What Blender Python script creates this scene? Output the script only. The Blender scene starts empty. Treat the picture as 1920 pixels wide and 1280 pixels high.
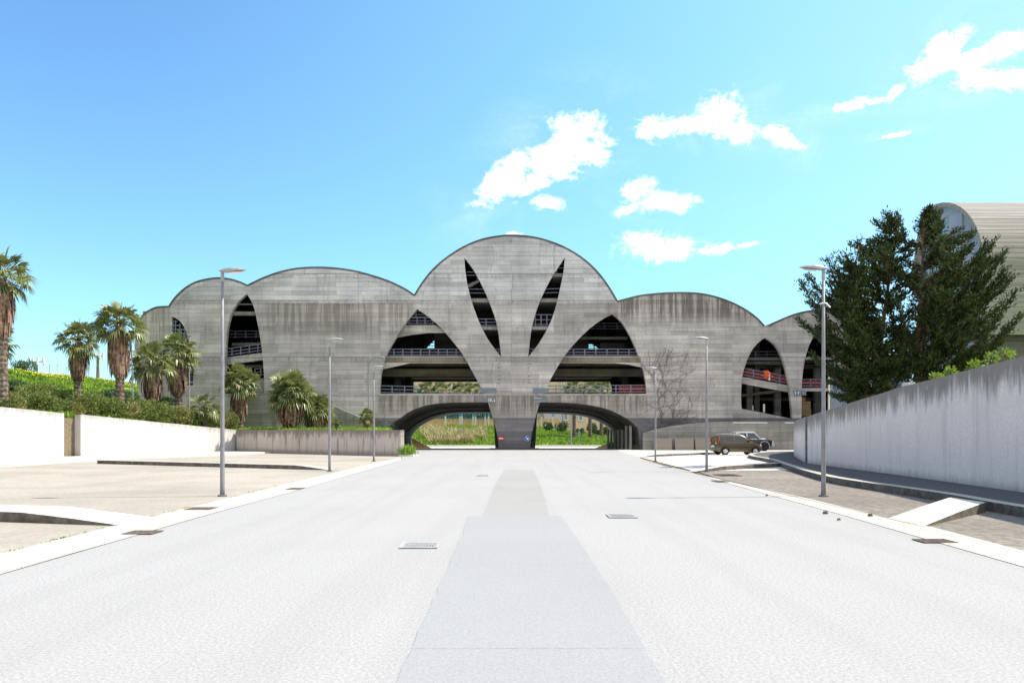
import bpy, math, random
from mathutils import Vector, Matrix, noise as mnoise
R = math.radians
random.seed(7)
# ------------------------------------------------------------------ camera, world, sun, exposure
F = 1536.0; HZ = 811.0; CX = 959.0; EYE = 1.65
sc = bpy.context.scene
col = sc.collection
cam = bpy.data.cameras.new('camera'); co = bpy.data.objects.new('camera', cam); col.objects.link(co)
cam.sensor_width = 36; cam.lens = 28.8; cam.shift_y = (HZ-640)/1920.0; cam.shift_x = (960-CX)/1920.0
cam.clip_start = 0.1; cam.clip_end = 4000
co.location = (0, 0, EYE); co.rotation_euler = (R(90), 0, 0)
sc.camera = co
SUN_EL = 52.0; SUN_AZ = 7.0          # azimuth measured from +X towards +Y
sd = Vector((math.cos(R(SUN_EL))*math.cos(R(SUN_AZ)), math.cos(R(SUN_EL))*math.sin(R(SUN_AZ)), math.sin(R(SUN_EL))))
sl = bpy.data.lights.new('sun', 'SUN'); sl.energy = 4.6; sl.angle = R(0.5); sl.color = (1.0, 0.93, 0.83)
so = bpy.data.objects.new('sun', sl); col.objects.link(so); so.location = (60, 10, 80)
so.rotation_euler = (-sd).to_track_quat('-Z', 'Y').to_euler()
sc.view_settings.view_transform = 'Standard'; sc.view_settings.look = 'None'
sc.view_settings.gamma = 1; sc.view_settings.exposure = 0.62; sc.view_settings.use_curve_mapping = False
sc.cycles.max_bounces = 6; sc.cycles.diffuse_bounces = 4; sc.cycles.transparent_max_bounces = 8

class NT:
    """tiny node-graph helper"""
    def __init__(s, tree):
        s.t = tree; s.n = tree.nodes; s.l = tree.links
    def node(s, typ, **kw):
        nd = s.n.new(typ)
        for k, v in kw.items(): setattr(nd, k, v)
        return nd
    def put(s, sock, v):
        if isinstance(v, bpy.types.NodeSocket): s.l.new(v, sock)
        elif isinstance(v, (tuple, list)) and len(v) == 3 and sock.type == 'RGBA': sock.default_value = (*v, 1)
        else: sock.default_value = v
    def m(s, op, a, b=0.0, c=None, clamp=False):
        nd = s.node('ShaderNodeMath', operation=op, use_clamp=clamp)
        s.put(nd.inputs[0], a); s.put(nd.inputs[1], b)
        if c is not None: s.put(nd.inputs[2], c)
        return nd.outputs[0]
    def mix(s, f, a, b, mode='MIX'):
        nd = s.node('ShaderNodeMix', data_type='RGBA', blend_type=mode)
        s.put(nd.inputs[0], f); s.put(nd.inputs[6], a); s.put(nd.inputs[7], b)
        return nd.outputs[2]
    def noise(s, vec, scale, detail=3, rough=0.55, dim='3D', dist=0.0):
        nd = s.node('ShaderNodeTexNoise'); nd.noise_dimensions = dim
        if vec is not None: s.l.new(vec, nd.inputs['Vector'])
        nd.inputs['Scale'].default_value = scale; nd.inputs['Detail'].default_value = detail
        nd.inputs['Roughness'].default_value = rough; nd.inputs['Distortion'].default_value = dist
        return nd.outputs['Fac']
    def mapv(s, vec, scale=(1, 1, 1), loc=(0, 0, 0), rot=(0, 0, 0), typ='POINT'):
        nd = s.node('ShaderNodeMapping', vector_type=typ)
        s.l.new(vec, nd.inputs[0]); nd.inputs['Location'].default_value = loc
        nd.inputs['Rotation'].default_value = rot; nd.inputs['Scale'].default_value = scale
        return nd.outputs[0]
    def ss(s, v, a, b, lo=0.0, hi=1.0):
        nd = s.node('ShaderNodeMapRange', interpolation_type='SMOOTHSTEP')
        s.put(nd.inputs[0], v)
        for i, q in zip((1, 2, 3, 4), (a, b, lo, hi)): nd.inputs[i].default_value = q
        return nd.outputs[0]
    def sep(s, v):
        nd = s.node('ShaderNodeSeparateXYZ'); s.l.new(v, nd.inputs[0]); return nd.outputs
    def comb(s, x, y, z):
        nd = s.node('ShaderNodeCombineXYZ')
        for i, q in enumerate((x, y, z)): s.put(nd.inputs[i], q)
        return nd.outputs[0]

w = bpy.data.worlds.new('World'); sc.world = w; w.use_nodes = True
W = NT(w.node_tree); W.n.clear()
sky = W.node('ShaderNodeTexSky', sky_type='NISHITA'); sky.sun_disc = False
sky.sun_elevation = R(SUN_EL); sky.sun_rotation = R(90 - SUN_AZ)
sky.air_density = 1.0; sky.dust_density = 0.6; sky.ozone_density = 1.2
tc = W.node('ShaderNodeTexCoord').outputs['Generated']
d = W.sep(tc)
yy = W.m('MAXIMUM', d[1], 0.04)
U = W.m('DIVIDE', d[0], yy); V = W.m('DIVIDE', d[2], yy)
P = W.comb(U, V, 0.0)
# clouds : direction space ellipses (pixel of the 1920 photo, radii, tilt)
CL = [(1062,258,62,42,25),(1108,285,46,28,-8),(1040,300,60,40,20),(968,312,36,32,40),(930,345,52,26,42),(1000,342,52,22,25),
      (1030,380,34,17,-15),(965,345,50,24,10),
      (1240,240,48,24,0),(1300,235,46,20,10),(1355,210,46,34,15),(1365,245,52,24,-5),
      (1190,362,34,20,35),(1230,378,66,20,0),(1272,380,28,18,10),(1180,392,28,12,20),
      (1210,452,48,22,5),(1240,468,82,22,0),(1340,468,52,11,8),(1395,460,32,6,10),
      (1460,256,28,20,-20),(1480,266,28,16,-20),(1600,196,46,11,14),(1640,190,28,7,10),(1680,172,26,10,40),
      (1770,95,52,26,35),(1740,125,46,24,35),(1820,112,92,20,10),(1890,88,56,26,10),(1840,150,60,22,0),(1900,150,50,24,10),
      (965,438,15,5,0),(1680,253,34,5,12)]
field = None
for (cx, cy, rx, ry, an) in CL:
    mp = W.mapv(P, scale=(rx/F*1.0, ry/F*1.0, 1), loc=((cx-CX)/F, (HZ-cy)/F, 0), rot=(0, 0, R(an)), typ='TEXTURE')
    ln = W.node('ShaderNodeVectorMath', operation='LENGTH'); W.l.new(mp, ln.inputs[0])
    q = W.m('SUBTRACT', 1.0, ln.outputs['Value'])
    field = q if field is None else W.m('MAXIMUM', field, q)
n1 = W.noise(W.mapv(P, scale=(26, 34, 1)), 1.0, 8, 0.62, '2D', 0.6)
n2 = W.noise(W.mapv(P, scale=(90, 120, 1)), 1.0, 5, 0.6, '2D', 0.4)
f2 = W.m('ADD', field, W.m('MULTIPLY', W.m('SUBTRACT', n1, 0.5), 2.5))
f2 = W.m('ADD', f2, W.m('MULTIPLY', W.m('SUBTRACT', n2, 0.5), 0.9))
alpha = W.m('MULTIPLY', W.m('POWER', W.ss(f2, -0.35, 0.72), 1.25), W.ss(field, -0.8, -0.05))
veil = W.m('MULTIPLY', W.ss(field, -3.0, 0.2), W.m('MULTIPLY', W.ss(W.noise(W.mapv(P, scale=(7, 12, 1)), 1.0, 6, 0.65, '2D', 0.5), 0.42, 0.8), 0.16))
skyc = W.mix(1.0, sky.outputs[0], (0.66, 0.97, 1.12), 'MULTIPLY')
cyn = W.mix(W.m('MULTIPLY', W.ss(U, -0.55, 0.45, 0.0, 0.42), W.ss(d[1], 0.0, 0.4)), skyc, (2.2, 4.9, 6.2))
hzn = W.mix(W.ss(U, 0.05, 0.7, 0.0, 0.18), cyn, (4.6, 5.6, 6.0))
SKYMIX = hzn
cc = W.mix(W.ss(n2, 0.3, 0.7), (5.6, 5.7, 5.8), (8,8,8))
# bright cirrus added unseen behind the viewer, as fill light for the shaded fronts
cir = W.noise(W.mapv(tc, scale=(2.2, 5.0, 3.0)), 1.0, 7, .62, '3D', .8)
fill_mask = W.m('MULTIPLY', W.ss(d[1], 0.02, -0.45), W.ss(cir, .30, .58))
SKYMIX = W.mix(W.m('MULTIPLY', fill_mask, .95), SKYMIX, (6.6, 6.2, 5.7))
full = W.mix(W.m('MAXIMUM', alpha, veil), SKYMIX, cc)
bg = W.node('ShaderNodeBackground'); bg.inputs[1].default_value = 0.15
W.l.new(full, bg.inputs[0])
wo = W.node('ShaderNodeOutputWorld'); W.l.new(bg.outputs[0], wo.inputs[0])

# ------------------------------------------------------------------ coordinates
def at(x, y, Y):                       # photo pixel at depth Y -> world
    return Vector(((x-CX)*Y/F, Y, EYE+(HZ-y)*Y/F))
def gp(x, y, z=0.0):                   # photo pixel on the ground plane at height z
    Y = F*(EYE-z)/(y-HZ); return Vector(((x-CX)*Y/F, Y, z))
def gz(Y):
    if Y < 80: return 0.0
    if Y < 106: return -0.35*(Y-80)/26
    if Y < 150: return -0.35-0.15*(Y-106)/44
    return -0.5

# ------------------------------------------------------------------ object helpers
def tag(o, label=None, cat=None, group=None, kind=None):
    if label: o['label'] = label
    if cat: o['category'] = cat
    if group: o['group'] = group
    if kind: o['kind'] = kind
    return o
def thing(name, label, cat, loc=(0, 0, 0), group=None, rz=0):
    o = bpy.data.objects.new(name, None); col.objects.link(o); o.empty_display_size = .3
    o.location = loc; o.rotation_euler = (0, 0, rz); return tag(o, label, cat, group)
class MB:
    def __init__(s): s.v = []; s.f = []
    def add(s, vs, fs):
        n = len(s.v); s.v += [tuple(p) for p in vs]; s.f += [tuple(i+n for i in f) for f in fs]; return s
    def box(s, a, b):
        x0, y0, z0 = a; x1, y1, z1 = b
        vs = [(x0,y0,z0),(x1,y0,z0),(x1,y1,z0),(x0,y1,z0),(x0,y0,z1),(x1,y0,z1),(x1,y1,z1),(x0,y1,z1)]
        return s.add(vs, [(0,3,2,1),(4,5,6,7),(0,1,5,4),(1,2,6,5),(2,3,7,6),(3,0,4,7)])
    def tube(s, pts, r, n=8, caps=True):
        pts = [Vector(p) for p in pts]
        rs = r if isinstance(r, (list, tuple)) else [r]*len(pts)
        vs = []; fs = []
        for i, p in enumerate(pts):
            t = (pts[min(i+1, len(pts)-1)]-pts[max(i-1, 0)])
            if t.length < 1e-6: t = Vector((0, 0, 1))
            t.normalize(); a = t.cross(Vector((0, 0, 1)) if abs(t.z) < .95 else Vector((1, 0, 0))).normalized(); b = t.cross(a)
            for k in range(n):
                an = 2*math.pi*k/n; vs.append(p+(a*math.cos(an)+b*math.sin(an))*rs[i])
        for i in range(len(pts)-1):
            for k in range(n):
                fs.append((i*n+k, i*n+(k+1) % n, (i+1)*n+(k+1) % n, (i+1)*n+k))
        if caps: fs.append(tuple(range(n-1, -1, -1))); fs.append(tuple((len(pts)-1)*n+k for k in range(n)))
        return s.add(vs, fs)
    def prism(s, pts, z0, z1, caps=True):     # polygon in XY
        n = len(pts); ar = sum(pts[i][0]*pts[(i+1) % n][1]-pts[(i+1) % n][0]*pts[i][1] for i in range(n))
        if ar < 0: pts = list(reversed(pts))
        vs = [(p[0], p[1], z0) for p in pts]+[(p[0], p[1], z1) for p in pts]
        fs = [(i, (i+1) % n, n+(i+1) % n, n+i) for i in range(n)]
        if caps: fs += [tuple(range(n-1, -1, -1)), tuple(range(n, 2*n))]
        return s.add(vs, fs)
    def wallprism(s, pts, Y0, Y1):            # polygon in XZ, thickness along Y
        n = len(pts); ar = sum(pts[i][0]*pts[(i+1) % n][1]-pts[(i+1) % n][0]*pts[i][1] for i in range(n))
        if ar > 0: pts = list(reversed(pts))
        vs = [(p[0], Y0, p[1]) for p in pts]+[(p[0], Y1, p[1]) for p in pts]
        fs = [(i, (i+1) % n, n+(i+1) % n, n+i) for i in range(n)]+[tuple(range(n-1, -1, -1)), tuple(range(n, 2*n))]
        return s.add(vs, fs)
    def build(s, name, mat, parent=None, smooth=False, bevel=0):
        me = bpy.data.meshes.new(name); off = parent.location if parent is not None else Vector((0, 0, 0))
        q = parent
        if q is not None and q.parent is not None: off = off+q.parent.location
        me.from_pydata([(a-off[0], b-off[1], c-off[2]) for a, b, c in s.v], [], s.f); me.update()
        me.materials.append(mat)
        if smooth:
            for p in me.polygons: p.use_smooth = True
        o = bpy.data.objects.new(name, me); col.objects.link(o)
        if parent is not None: o.parent = parent
        if bevel:
            md = o.modifiers.new('bevel', 'BEVEL'); md.width = bevel; md.segments = 2; md.limit_method = 'ANGLE'
        return o
def copy_tree(o, parent=None):
    c = o.copy(); col.objects.link(c)
    if parent is not None: c.parent = parent
    for ch in [q for q in o.children]: copy_tree(ch, c)
    return c
def flat_shape(outer, holes, Y0, thick):
    """polygon with holes in the XZ plane, extruded along +Y; returns MB"""
    cu = bpy.data.curves.new('tmp', 'CURVE'); cu.dimensions = '2D'; cu.fill_mode = 'BOTH'; cu.extrude = thick/2
    for ring in [outer]+holes:
        sp = cu.splines.new('POLY'); sp.points.add(len(ring)-1); sp.use_cyclic_u = True
        for p, q in zip(sp.points, ring): p.co = (q[0], q[1], 0, 1)
    ob = bpy.data.objects.new('tmp', cu); col.objects.link(ob)
    bpy.context.view_layer.update()
    me = ob.evaluated_get(bpy.context.evaluated_depsgraph_get()).to_mesh()
    mb = MB(); mb.add([(v.co.x, Y0+thick/2-v.co.z, v.co.y) for v in me.vertices], [tuple(reversed(tuple(p.vertices))) for p in me.polygons])
    ob.to_mesh_clear(); bpy.data.objects.remove(ob); bpy.data.curves.remove(cu)
    return mb
def smooth_line(pts, n=4):
    """Catmull-Rom through 2D points"""
    out = []
    for i in range(len(pts)-1):
        p0 = pts[max(i-1, 0)]; p1 = pts[i]; p2 = pts[i+1]; p3 = pts[min(i+2, len(pts)-1)]
        for k in range(n):
            t = k/n
            out.append(tuple(.5*((2*p1[j])+(-p0[j]+p2[j])*t+(2*p0[j]-5*p1[j]+4*p2[j]-p3[j])*t*t+(-p0[j]+3*p1[j]-3*p2[j]+p3[j])*t**3) for j in (0, 1)))
    out.append(tuple(pts[-1])); return out

# ------------------------------------------------------------------ materials
def mat(name):
    m = bpy.data.materials.new(name); m.use_nodes = True
    g = NT(m.node_tree); b = g.n['Principled BSDF']
    return m, g, b
def coords(g, kind='Object'): return g.node('ShaderNodeTexCoord').outputs[kind]
def finish(g, b, c, rough=0.85, spec=0.3, height=None, dist=0.02, strength=0.6):
    g.put(b.inputs['Base Color'], c); g.put(b.inputs['Roughness'], rough); b.inputs['Specular IOR Level'].default_value = spec
    if height is not None:
        bp = g.node('ShaderNodeBump'); bp.inputs['Distance'].default_value = dist; bp.inputs['Strength'].default_value = strength
        g.l.new(height, bp.inputs['Height']); g.l.new(bp.outputs[0], b.inputs['Normal'])
def plain(name, c, rough=0.6, spec=0.3, metal=0.0, var=0.15, scale=3.0, emit=None):
    m, g, b = mat(name); v = coords(g)
    n = g.noise(v, scale, 4)
    lo = tuple(q*(1-var) for q in c); hi = tuple(min(1, q*(1+var)) for q in c)
    finish(g, b, g.mix(g.ss(n, .3, .7), lo, hi), rough, spec); b.inputs['Metallic'].default_value = metal
    return m
def board_concrete(name, tone=1.0, stain=1.0, facade=False, tint=(1, 1, 1)):
    """board-marked cast concrete: rows of boards, pour lifts, rain streaks"""
    m, g, b = mat(name); v = coords(g); s = g.sep(v)
    along = g.m('ADD', s[0], s[1]) if not facade else s[0]
    wob = g.noise(v, .45, 3, .5); zz_ = g.m('ADD', s[2], g.m('MULTIPLY', g.m('SUBTRACT', wob, .5), .16))
    xz = g.comb(g.m('ADD', along, g.m('MULTIPLY', g.m('SUBTRACT', wob, .5), 1.2)), zz_, 0.0)
    def brick(wd, h, off, lo, hi, mort, ms):
        nd = g.node('ShaderNodeTexBrick'); g.l.new(xz, nd.inputs['Vector'])
        nd.inputs['Scale'].default_value = 1; nd.inputs['Brick Width'].default_value = wd; nd.inputs['Row Height'].default_value = h
        nd.inputs['Mortar Size'].default_value = ms; nd.inputs['Mortar Smooth'].default_value = .3; nd.offset = off; nd.offset_frequency = 2
        nd.inputs['Color1'].default_value = (lo, lo, lo, 1); nd.inputs['Color2'].default_value = (hi, hi, hi, 1); nd.inputs['Mortar'].default_value = (mort, mort, mort, 1)
        return nd
    A = brick(4.3, .43, .37, .80, 1.12, .60, .016); B = brick(6.1, 2.86, .31, .82, 1.10, .68, .03); D = brick(2.7, .94, .43, .90, 1.08, .92, .01)
    C = brick(1.9, .157, .3, .93, 1.05, .84, .008)
    if facade:
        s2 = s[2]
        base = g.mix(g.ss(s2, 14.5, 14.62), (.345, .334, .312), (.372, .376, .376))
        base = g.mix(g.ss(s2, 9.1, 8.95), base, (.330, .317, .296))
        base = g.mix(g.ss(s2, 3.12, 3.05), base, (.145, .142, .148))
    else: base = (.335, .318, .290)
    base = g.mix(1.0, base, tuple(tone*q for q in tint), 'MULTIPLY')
    c = g.mix(1.0, base, A.outputs['Color'], 'MULTIPLY')
    c = g.mix(1.0, c, B.outputs['Color'], 'MULTIPLY')
    c = g.mix(1.0, c, C.outputs['Color'], 'MULTIPLY'); c = g.mix(1.0, c, D.outputs['Color'], 'MULTIPLY')
    if facade:
        jn = g.noise(v, 1.3, 5, .7)
        for (zj, wj, aj) in ((14.53, .05, .75), (11.92, .035, .5), (9.02, .05, .7), (17.1, .035, .45), (5.28, .04, .55), (6.9, .025, .35), (3.08, .04, .5)):
            dz = g.m('ABSOLUTE', g.m('SUBTRACT', g.m('ADD', s[2], g.m('MULTIPLY', g.m('SUBTRACT', jn, .5), .06)), zj))
            c = g.mix(g.m('MULTIPLY', g.m('MULTIPLY', g.ss(dz, wj, wj*.3), g.ss(jn, .38, .6, .35, 1.0)), aj), c, (.11, .10, .09))
            run = g.m('MULTIPLY', g.ss(g.m('SUBTRACT', zj, s[2]), .9, .0), g.m('GREATER_THAN', zj, s[2]))
            c = g.mix(g.m('MULTIPLY', g.m('MULTIPLY', run, g.ss(g.noise(g.mapv(g.comb(along, s[2], 0.0), scale=(4.5, .2, 1), loc=(zj, 0, 0)), 1.0, 5, .7), .48, .62)), aj*.5), c, (.12, .105, .09))
    blotch = g.noise(v, .35, 6, .65); c = g.mix(g.ss(blotch, .28, .72), g.mix(1.0, c, (.70, .71, .74), 'MULTIPLY'), c)
    grain = g.noise(v, 9, 6, .7); c = g.mix(g.ss(grain, .3, .75), g.mix(1.0, c, (.80, .80, .80), 'MULTIPLY'), c)
    st = g.noise(g.mapv(g.comb(along, s[2], 0.0), scale=(1.7, .13, 1)), 1.0, 6, .68)
    st2 = g.noise(g.mapv(g.comb(along, s[2], 0.0), scale=(5.5, .25, 1)), 1.0, 4, .6)
    stk = g.m('MULTIPLY', g.ss(st, .50, .72), g.ss(st2, .3, .62))
    if facade:
        # weathered areas with a place of their own on the wall
        def win(x0, x1, z0, z1, e=.4, ez=2.0):
            a = g.m('MULTIPLY', g.ss(s[0], x0-e, x0+e), g.ss(s[0], x1+e, x1-e))
            return g.m('MULTIPLY', a, g.m('MULTIPLY', g.ss(s[2], z0-ez, z0+ez), g.ss(s[2], z1+.06, z1-.06)))
        heavy = win(10.4, 25.5, 12.6, 30, .2, 1.1)
        heavy = g.m('MAXIMUM', heavy, g.m('MULTIPLY', win(25.2, 40, 12.2, 30, .3, 1.5), .55))
        heavy = g.m('MAXIMUM', heavy, g.m('MULTIPLY', win(-24, -9.6, 11.2, 14.3, .6, 2.0), .62))
        heavy = g.m('MAXIMUM', heavy, g.m('MULTIPLY', win(9.3, 10.5, 9.6, 14.3, .3, 2.0), .5))
        heavy = g.m('MAXIMUM', heavy, g.m('MULTIPLY', win(-13, 13.5, 3.6, 5.3, .6, .8), .85))
        heavy = g.m('MAXIMUM', heavy, g.m('MULTIPLY', win(-36.3, -33.4, 2, 30, .2, 4.0), .6))
        st3 = g.noise(g.mapv(g.comb(along, s[2], 0.0), scale=(2.6, .10, 1)), 1.0, 7, .75)
        hs = g.m('MULTIPLY', g.ss(st3, .43, .56), g.m('MULTIPLY', heavy, stain))
        stk = g.m('MAXIMUM', g.m('MULTIPLY', stk, .45), hs)
        c = g.mix(g.m('MULTIPLY', heavy, .40), c, (.33, .285, .235))
    c = g.mix(g.m('MULTIPLY', stk, .78), c, (.10, .085, .07) if facade else (.07, .06, .05))
    h = g.m('ADD', g.m('MULTIPLY', A.outputs['Fac'], -.6), g.m('ADD', g.m('MULTIPLY', C.outputs['Fac'], -.4), g.m('MULTIPLY', grain, .5)))
    finish(g, b, c, .9, .2, h, .02, .7)
    return m
M = {}
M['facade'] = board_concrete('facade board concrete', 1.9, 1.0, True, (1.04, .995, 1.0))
M['conc'] = board_concrete('board concrete', 1.2)
M['conc_dark'] = board_concrete('darkened concrete', .55)  # lower tone of the same concrete, puts interior shade into the colour
M['conc_warm'] = board_concrete('beam concrete', .95, tint=(1.08, .98, .82))  # warm tint paints bounced light into the beam colour
def rendered_wall(name, base, dark, streak, topband, zref=None):
    m, g, b = mat(name); v = coords(g); s = g.sep(v)
    al = g.sep(coords(g, 'UV'))[0]
    big = g.noise(v, .7, 6, .6); c = g.mix(g.ss(big, .3, .7), tuple(q*.86 for q in base), base)
    fine = g.noise(v, 14, 6, .7); c = g.mix(g.ss(fine, .35, .75), tuple(q*.78 for q in base), c)
    st = g.noise(g.mapv(g.comb(al, s[2], 0.0), scale=(2.2, .16, 1)), 1.0, 6, .66)
    c = g.mix(g.m('MULTIPLY', g.ss(st, .50, .66), streak), c, dark)
    # grime creeping down from the coping: needs the height below the top, given by the UV v coordinate
    uv = g.sep(coords(g, 'UV')); ed = g.noise(g.mapv(g.comb(al, s[2], 0.0), scale=(3.0, .5, 1)), 1.0, 7, .72)
    top = g.ss(g.m('ADD', uv[1], g.m('MULTIPLY', g.m('SUBTRACT', ed, .5), 2.4)), topband, topband*.15)
    c = g.mix(g.m('MULTIPLY', top, .82), c, dark)
    ft = g.ss(g.m('ADD', s[2], g.m('MULTIPLY', ed, -.5)), .25, -.2); c = g.mix(g.m('MULTIPLY', ft, .6), c, dark)
    lift = g.ss(g.noise(v, 1.6, 5, .7), .6, .75); c = g.mix(g.m('MULTIPLY', lift, .2), c, (min(1, base[0]*1.2), min(1, base[1]*1.2), min(1, base[2]*1.2)))
    finish(g, b, c, .92, .15, g.m('ADD', big, g.m('MULTIPLY', fine, .4)), .015, .5)
    return m
M['wall_r'] = rendered_wall('weathered grey render', (.90, .81, .76), (.16, .14, .125), .16, .95)
M['wall_l'] = rendered_wall('pale render', (.66, .63, .60), (.36, .34, .32), .45, .35)
M['wall_x'] = rendered_wall('stained render', (.64, .57, .52), (.17, .145, .125), .75, .7)
def ground_mat(name, base, speck=.25, blot=.12, scale=60, bump=.3, joints=None, tintn=None, track=False):
    m, g, b = mat(name); v = coords(g)
    n = g.noise(v, scale, 3, .7); n3 = g.noise(v, scale*3.1, 2, .6)
    big = g.noise(v, .16, 6, .6); mid = g.noise(g.mapv(v, scale=(1.2, .25, 1)), 1.1, 6, .65)
    c = g.mix(g.ss(n, .32, .68), tuple(q*(1-speck) for q in base), tuple(min(1, q*(1+speck*.45)) for q in base))
    c = g.mix(g.m('MULTIPLY', g.ss(n3, .60, .74), .75), c, tuple(q*.42 for q in base))
    c = g.mix(g.m('MULTIPLY', g.ss(big, .35, .7), blot), c, tuple(q*.45 for q in base))
    c = g.mix(g.m('MULTIPLY', g.ss(mid, .5, .75), blot), c, tintn or tuple(q*.6 for q in base))
    if track:
        s = g.sep(v); wv = g.noise(g.mapv(v, scale=(1.3, .045, 1)), 1.0, 4, .5)
        c = g.mix(g.m('MULTIPLY', g.ss(wv, .46, .62), .09), c, tuple(q*.55 for q in base))
        cr = g.node('ShaderNodeTexVoronoi', feature='DISTANCE_TO_EDGE')
        g.l.new(g.mapv(v, scale=(.14, .09, 1)), cr.inputs['Vector']); cr.inputs['Scale'].default_value = 1.0
    if joints:
        nd = g.node('ShaderNodeTexBrick'); g.l.new(v, nd.inputs['Vector']); nd.inputs['Scale'].default_value = 1
        nd.inputs['Brick Width'].default_value = joints[0]; nd.inputs['Row Height'].default_value = joints[1]
        nd.inputs['Mortar Size'].default_value = joints[2]; nd.offset = joints[3] if len(joints) > 3 else .0
        nd.inputs['Color1'].default_value = (1, 1, 1, 1); nd.inputs['Color2'].default_value = (.92, .92, .92, 1); nd.inputs['Mortar'].default_value = (.45, .42, .38, 1)
        c = g.mix(1.0, c, nd.outputs['Color'], 'MULTIPLY')
    finish(g, b, c, .92, .15, n, .01, bump)
    return m
M['asphalt'] = ground_mat('sun-bleached asphalt', (.405, .39, .377), .22, .09, 34, .5, track=True)
M['patch'] = ground_mat('newer asphalt', (.345, .34, .338), .12, .08, 38, .35)
M['patch2'] = ground_mat('worn asphalt patch', (.345, .335, .315), .12, .12, 38, .35)
M['apron'] = ground_mat('beige paving', (.45, .40, .335), .18, .48, 9, .3, tintn=(.30, .25, .20))
M['apron_r'] = ground_mat('cobbled apron', (.30, .265, .225), .45, .6, 5, .5, tintn=(.22, .19, .16))
M['pale'] = ground_mat('pale concrete', (.66, .625, .565), .12, .18, 12, .2)
M['edge'] = ground_mat('concrete edging', (.60, .555, .49), .14, .18, 12, .2, joints=(1.0, 1.0, .012))
M['walk'] = ground_mat('pavement screed', (.135, .13, .13), .2, .35, 10, .3)
M['kerbd'] = ground_mat('kerb stone', (.50, .46, .41), .2, .45, 14, .3)
def kerb_mat(q=1.0):
    m, g, b = mat('kerb stone with dirt and shade on sides'); v = coords(g); s = g.sep(v); n = g.noise(v, 12, 5, .7)
    j = g.node('ShaderNodeTexBrick'); g.l.new(v, j.inputs['Vector']); j.inputs['Scale'].default_value = 1; j.inputs['Brick Width'].default_value = 30; j.inputs['Row Height'].default_value = 1.0; j.inputs['Mortar Size'].default_value = .012
    c = g.mix(g.ss(n, .3, .7), tuple(q*t for t in (.40, .37, .33)), tuple(q*t for t in (.56, .52, .46))); c = g.mix(j.outputs['Fac'], c, (.12, .11, .10))
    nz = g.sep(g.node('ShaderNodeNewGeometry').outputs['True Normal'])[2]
    side_dirt_shade = g.mix(g.ss(g.noise(v, 3.5, 5, .7), .35, .65), (.085, .075, .065), (.17, .15, .13))  # side faces darkened: dirt together with their shade painted in
    c = g.mix(g.ss(nz, .75, .3), c, side_dirt_shade); finish(g, b, c, .9, .15, n, .01, .4); return m
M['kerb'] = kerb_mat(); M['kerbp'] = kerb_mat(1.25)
M['earth'] = ground_mat('dry soil', (.25, .20, .13), .3, .4, 5, .5)
M['rail'] = plain('blue-grey painted steel', (.17, .18, .25), .5, .4)
M['galv'] = plain('galvanised steel', (.23, .228, .235), .5, .4, .1, .12, 5)
M['lamp'] = plain('lamp housing grey', (.33, .34, .35), .45, .4, .2)
M['lens'] = plain('lamp diffuser', (.75, .66, .5), .25, .5)
M['dark'] = plain('flat recess shade', (.03, .03, .03), .9, .1)  # near-black for flat pieces that paint the shade of hollows
M['iron'] = plain('rusted cast iron', (.16, .115, .095), .8, .3, .2, .35, 12)
M['ironb'] = plain('grey iron bars', (.42, .42, .43), .8, .2, .0, .2, 9)
M['red'] = plain('sign red', (.55, .02, .025), .4, .4, 0, .05)
M['white'] = plain('sign white', (.80, .80, .80), .4, .4, 0, .04)
M['blue'] = plain('sign blue', (.02, .12, .50), .4, .4, 0, .05)
M['slate'] = plain('slate-blue plate', (.17, .20, .25), .55, .3, 0, .12)
M['net'] = plain('orange-red safety net', (.27, .05, .04), .8, .1, 0, .35, 6)
M['orange'] = plain('orange plastic', (.85, .16, .06), .5, .3)
M['tuff'] = ground_mat('tuff stone blocks', (.72, .46, .26), .3, .4, 2.2, .4)
M['bluefence'] = plain('turquoise fence paint', (.06, .32, .45), .5, .3)
M['cream'] = plain('cream plaster', (.66, .54, .36), .85, .1, 0, .08, .4)
M['cream_sh'] = plain('grey plaster', (.50, .50, .52), .85, .1, 0, .08, .4)
M['hallside'] = plain('grey-blue cladding', (.30, .33, .40), .6, .3, 0, .14, .25)
M['hallpanel'] = plain('dark cladding panel', (.10, .11, .14), .6, .3, 0, .14, .6)
M['frame'] = plain('ochre window frame', (.35, .29, .17), .6, .3)
M['trunkc'] = plain('reddish conifer bark', (.17, .11, .085), .95, .1, 0, .4, 6)
M['twig'] = plain('bare vine stem', (.13, .10, .085), .9, .1, 0, .3, 4)
M['brownstone'] = ground_mat('ochre stone flank', (.34, .24, .13), .25, .4, 3, .3)
M['card'] = plain('brown board', (.35, .24, .13), .8, .1, 0, .15)
M['awhite'] = plain('antenna white', (.7, .7, .7), .5, .3)
def glass_m(name, c, rough=.08):
    m, g, b = mat(name); finish(g, b, c, rough, .8); return m
M['glass'] = glass_m('window glass', (.20, .32, .42))
M['glassd'] = glass_m('dark car glass', (.015, .02, .03), .12)
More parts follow.
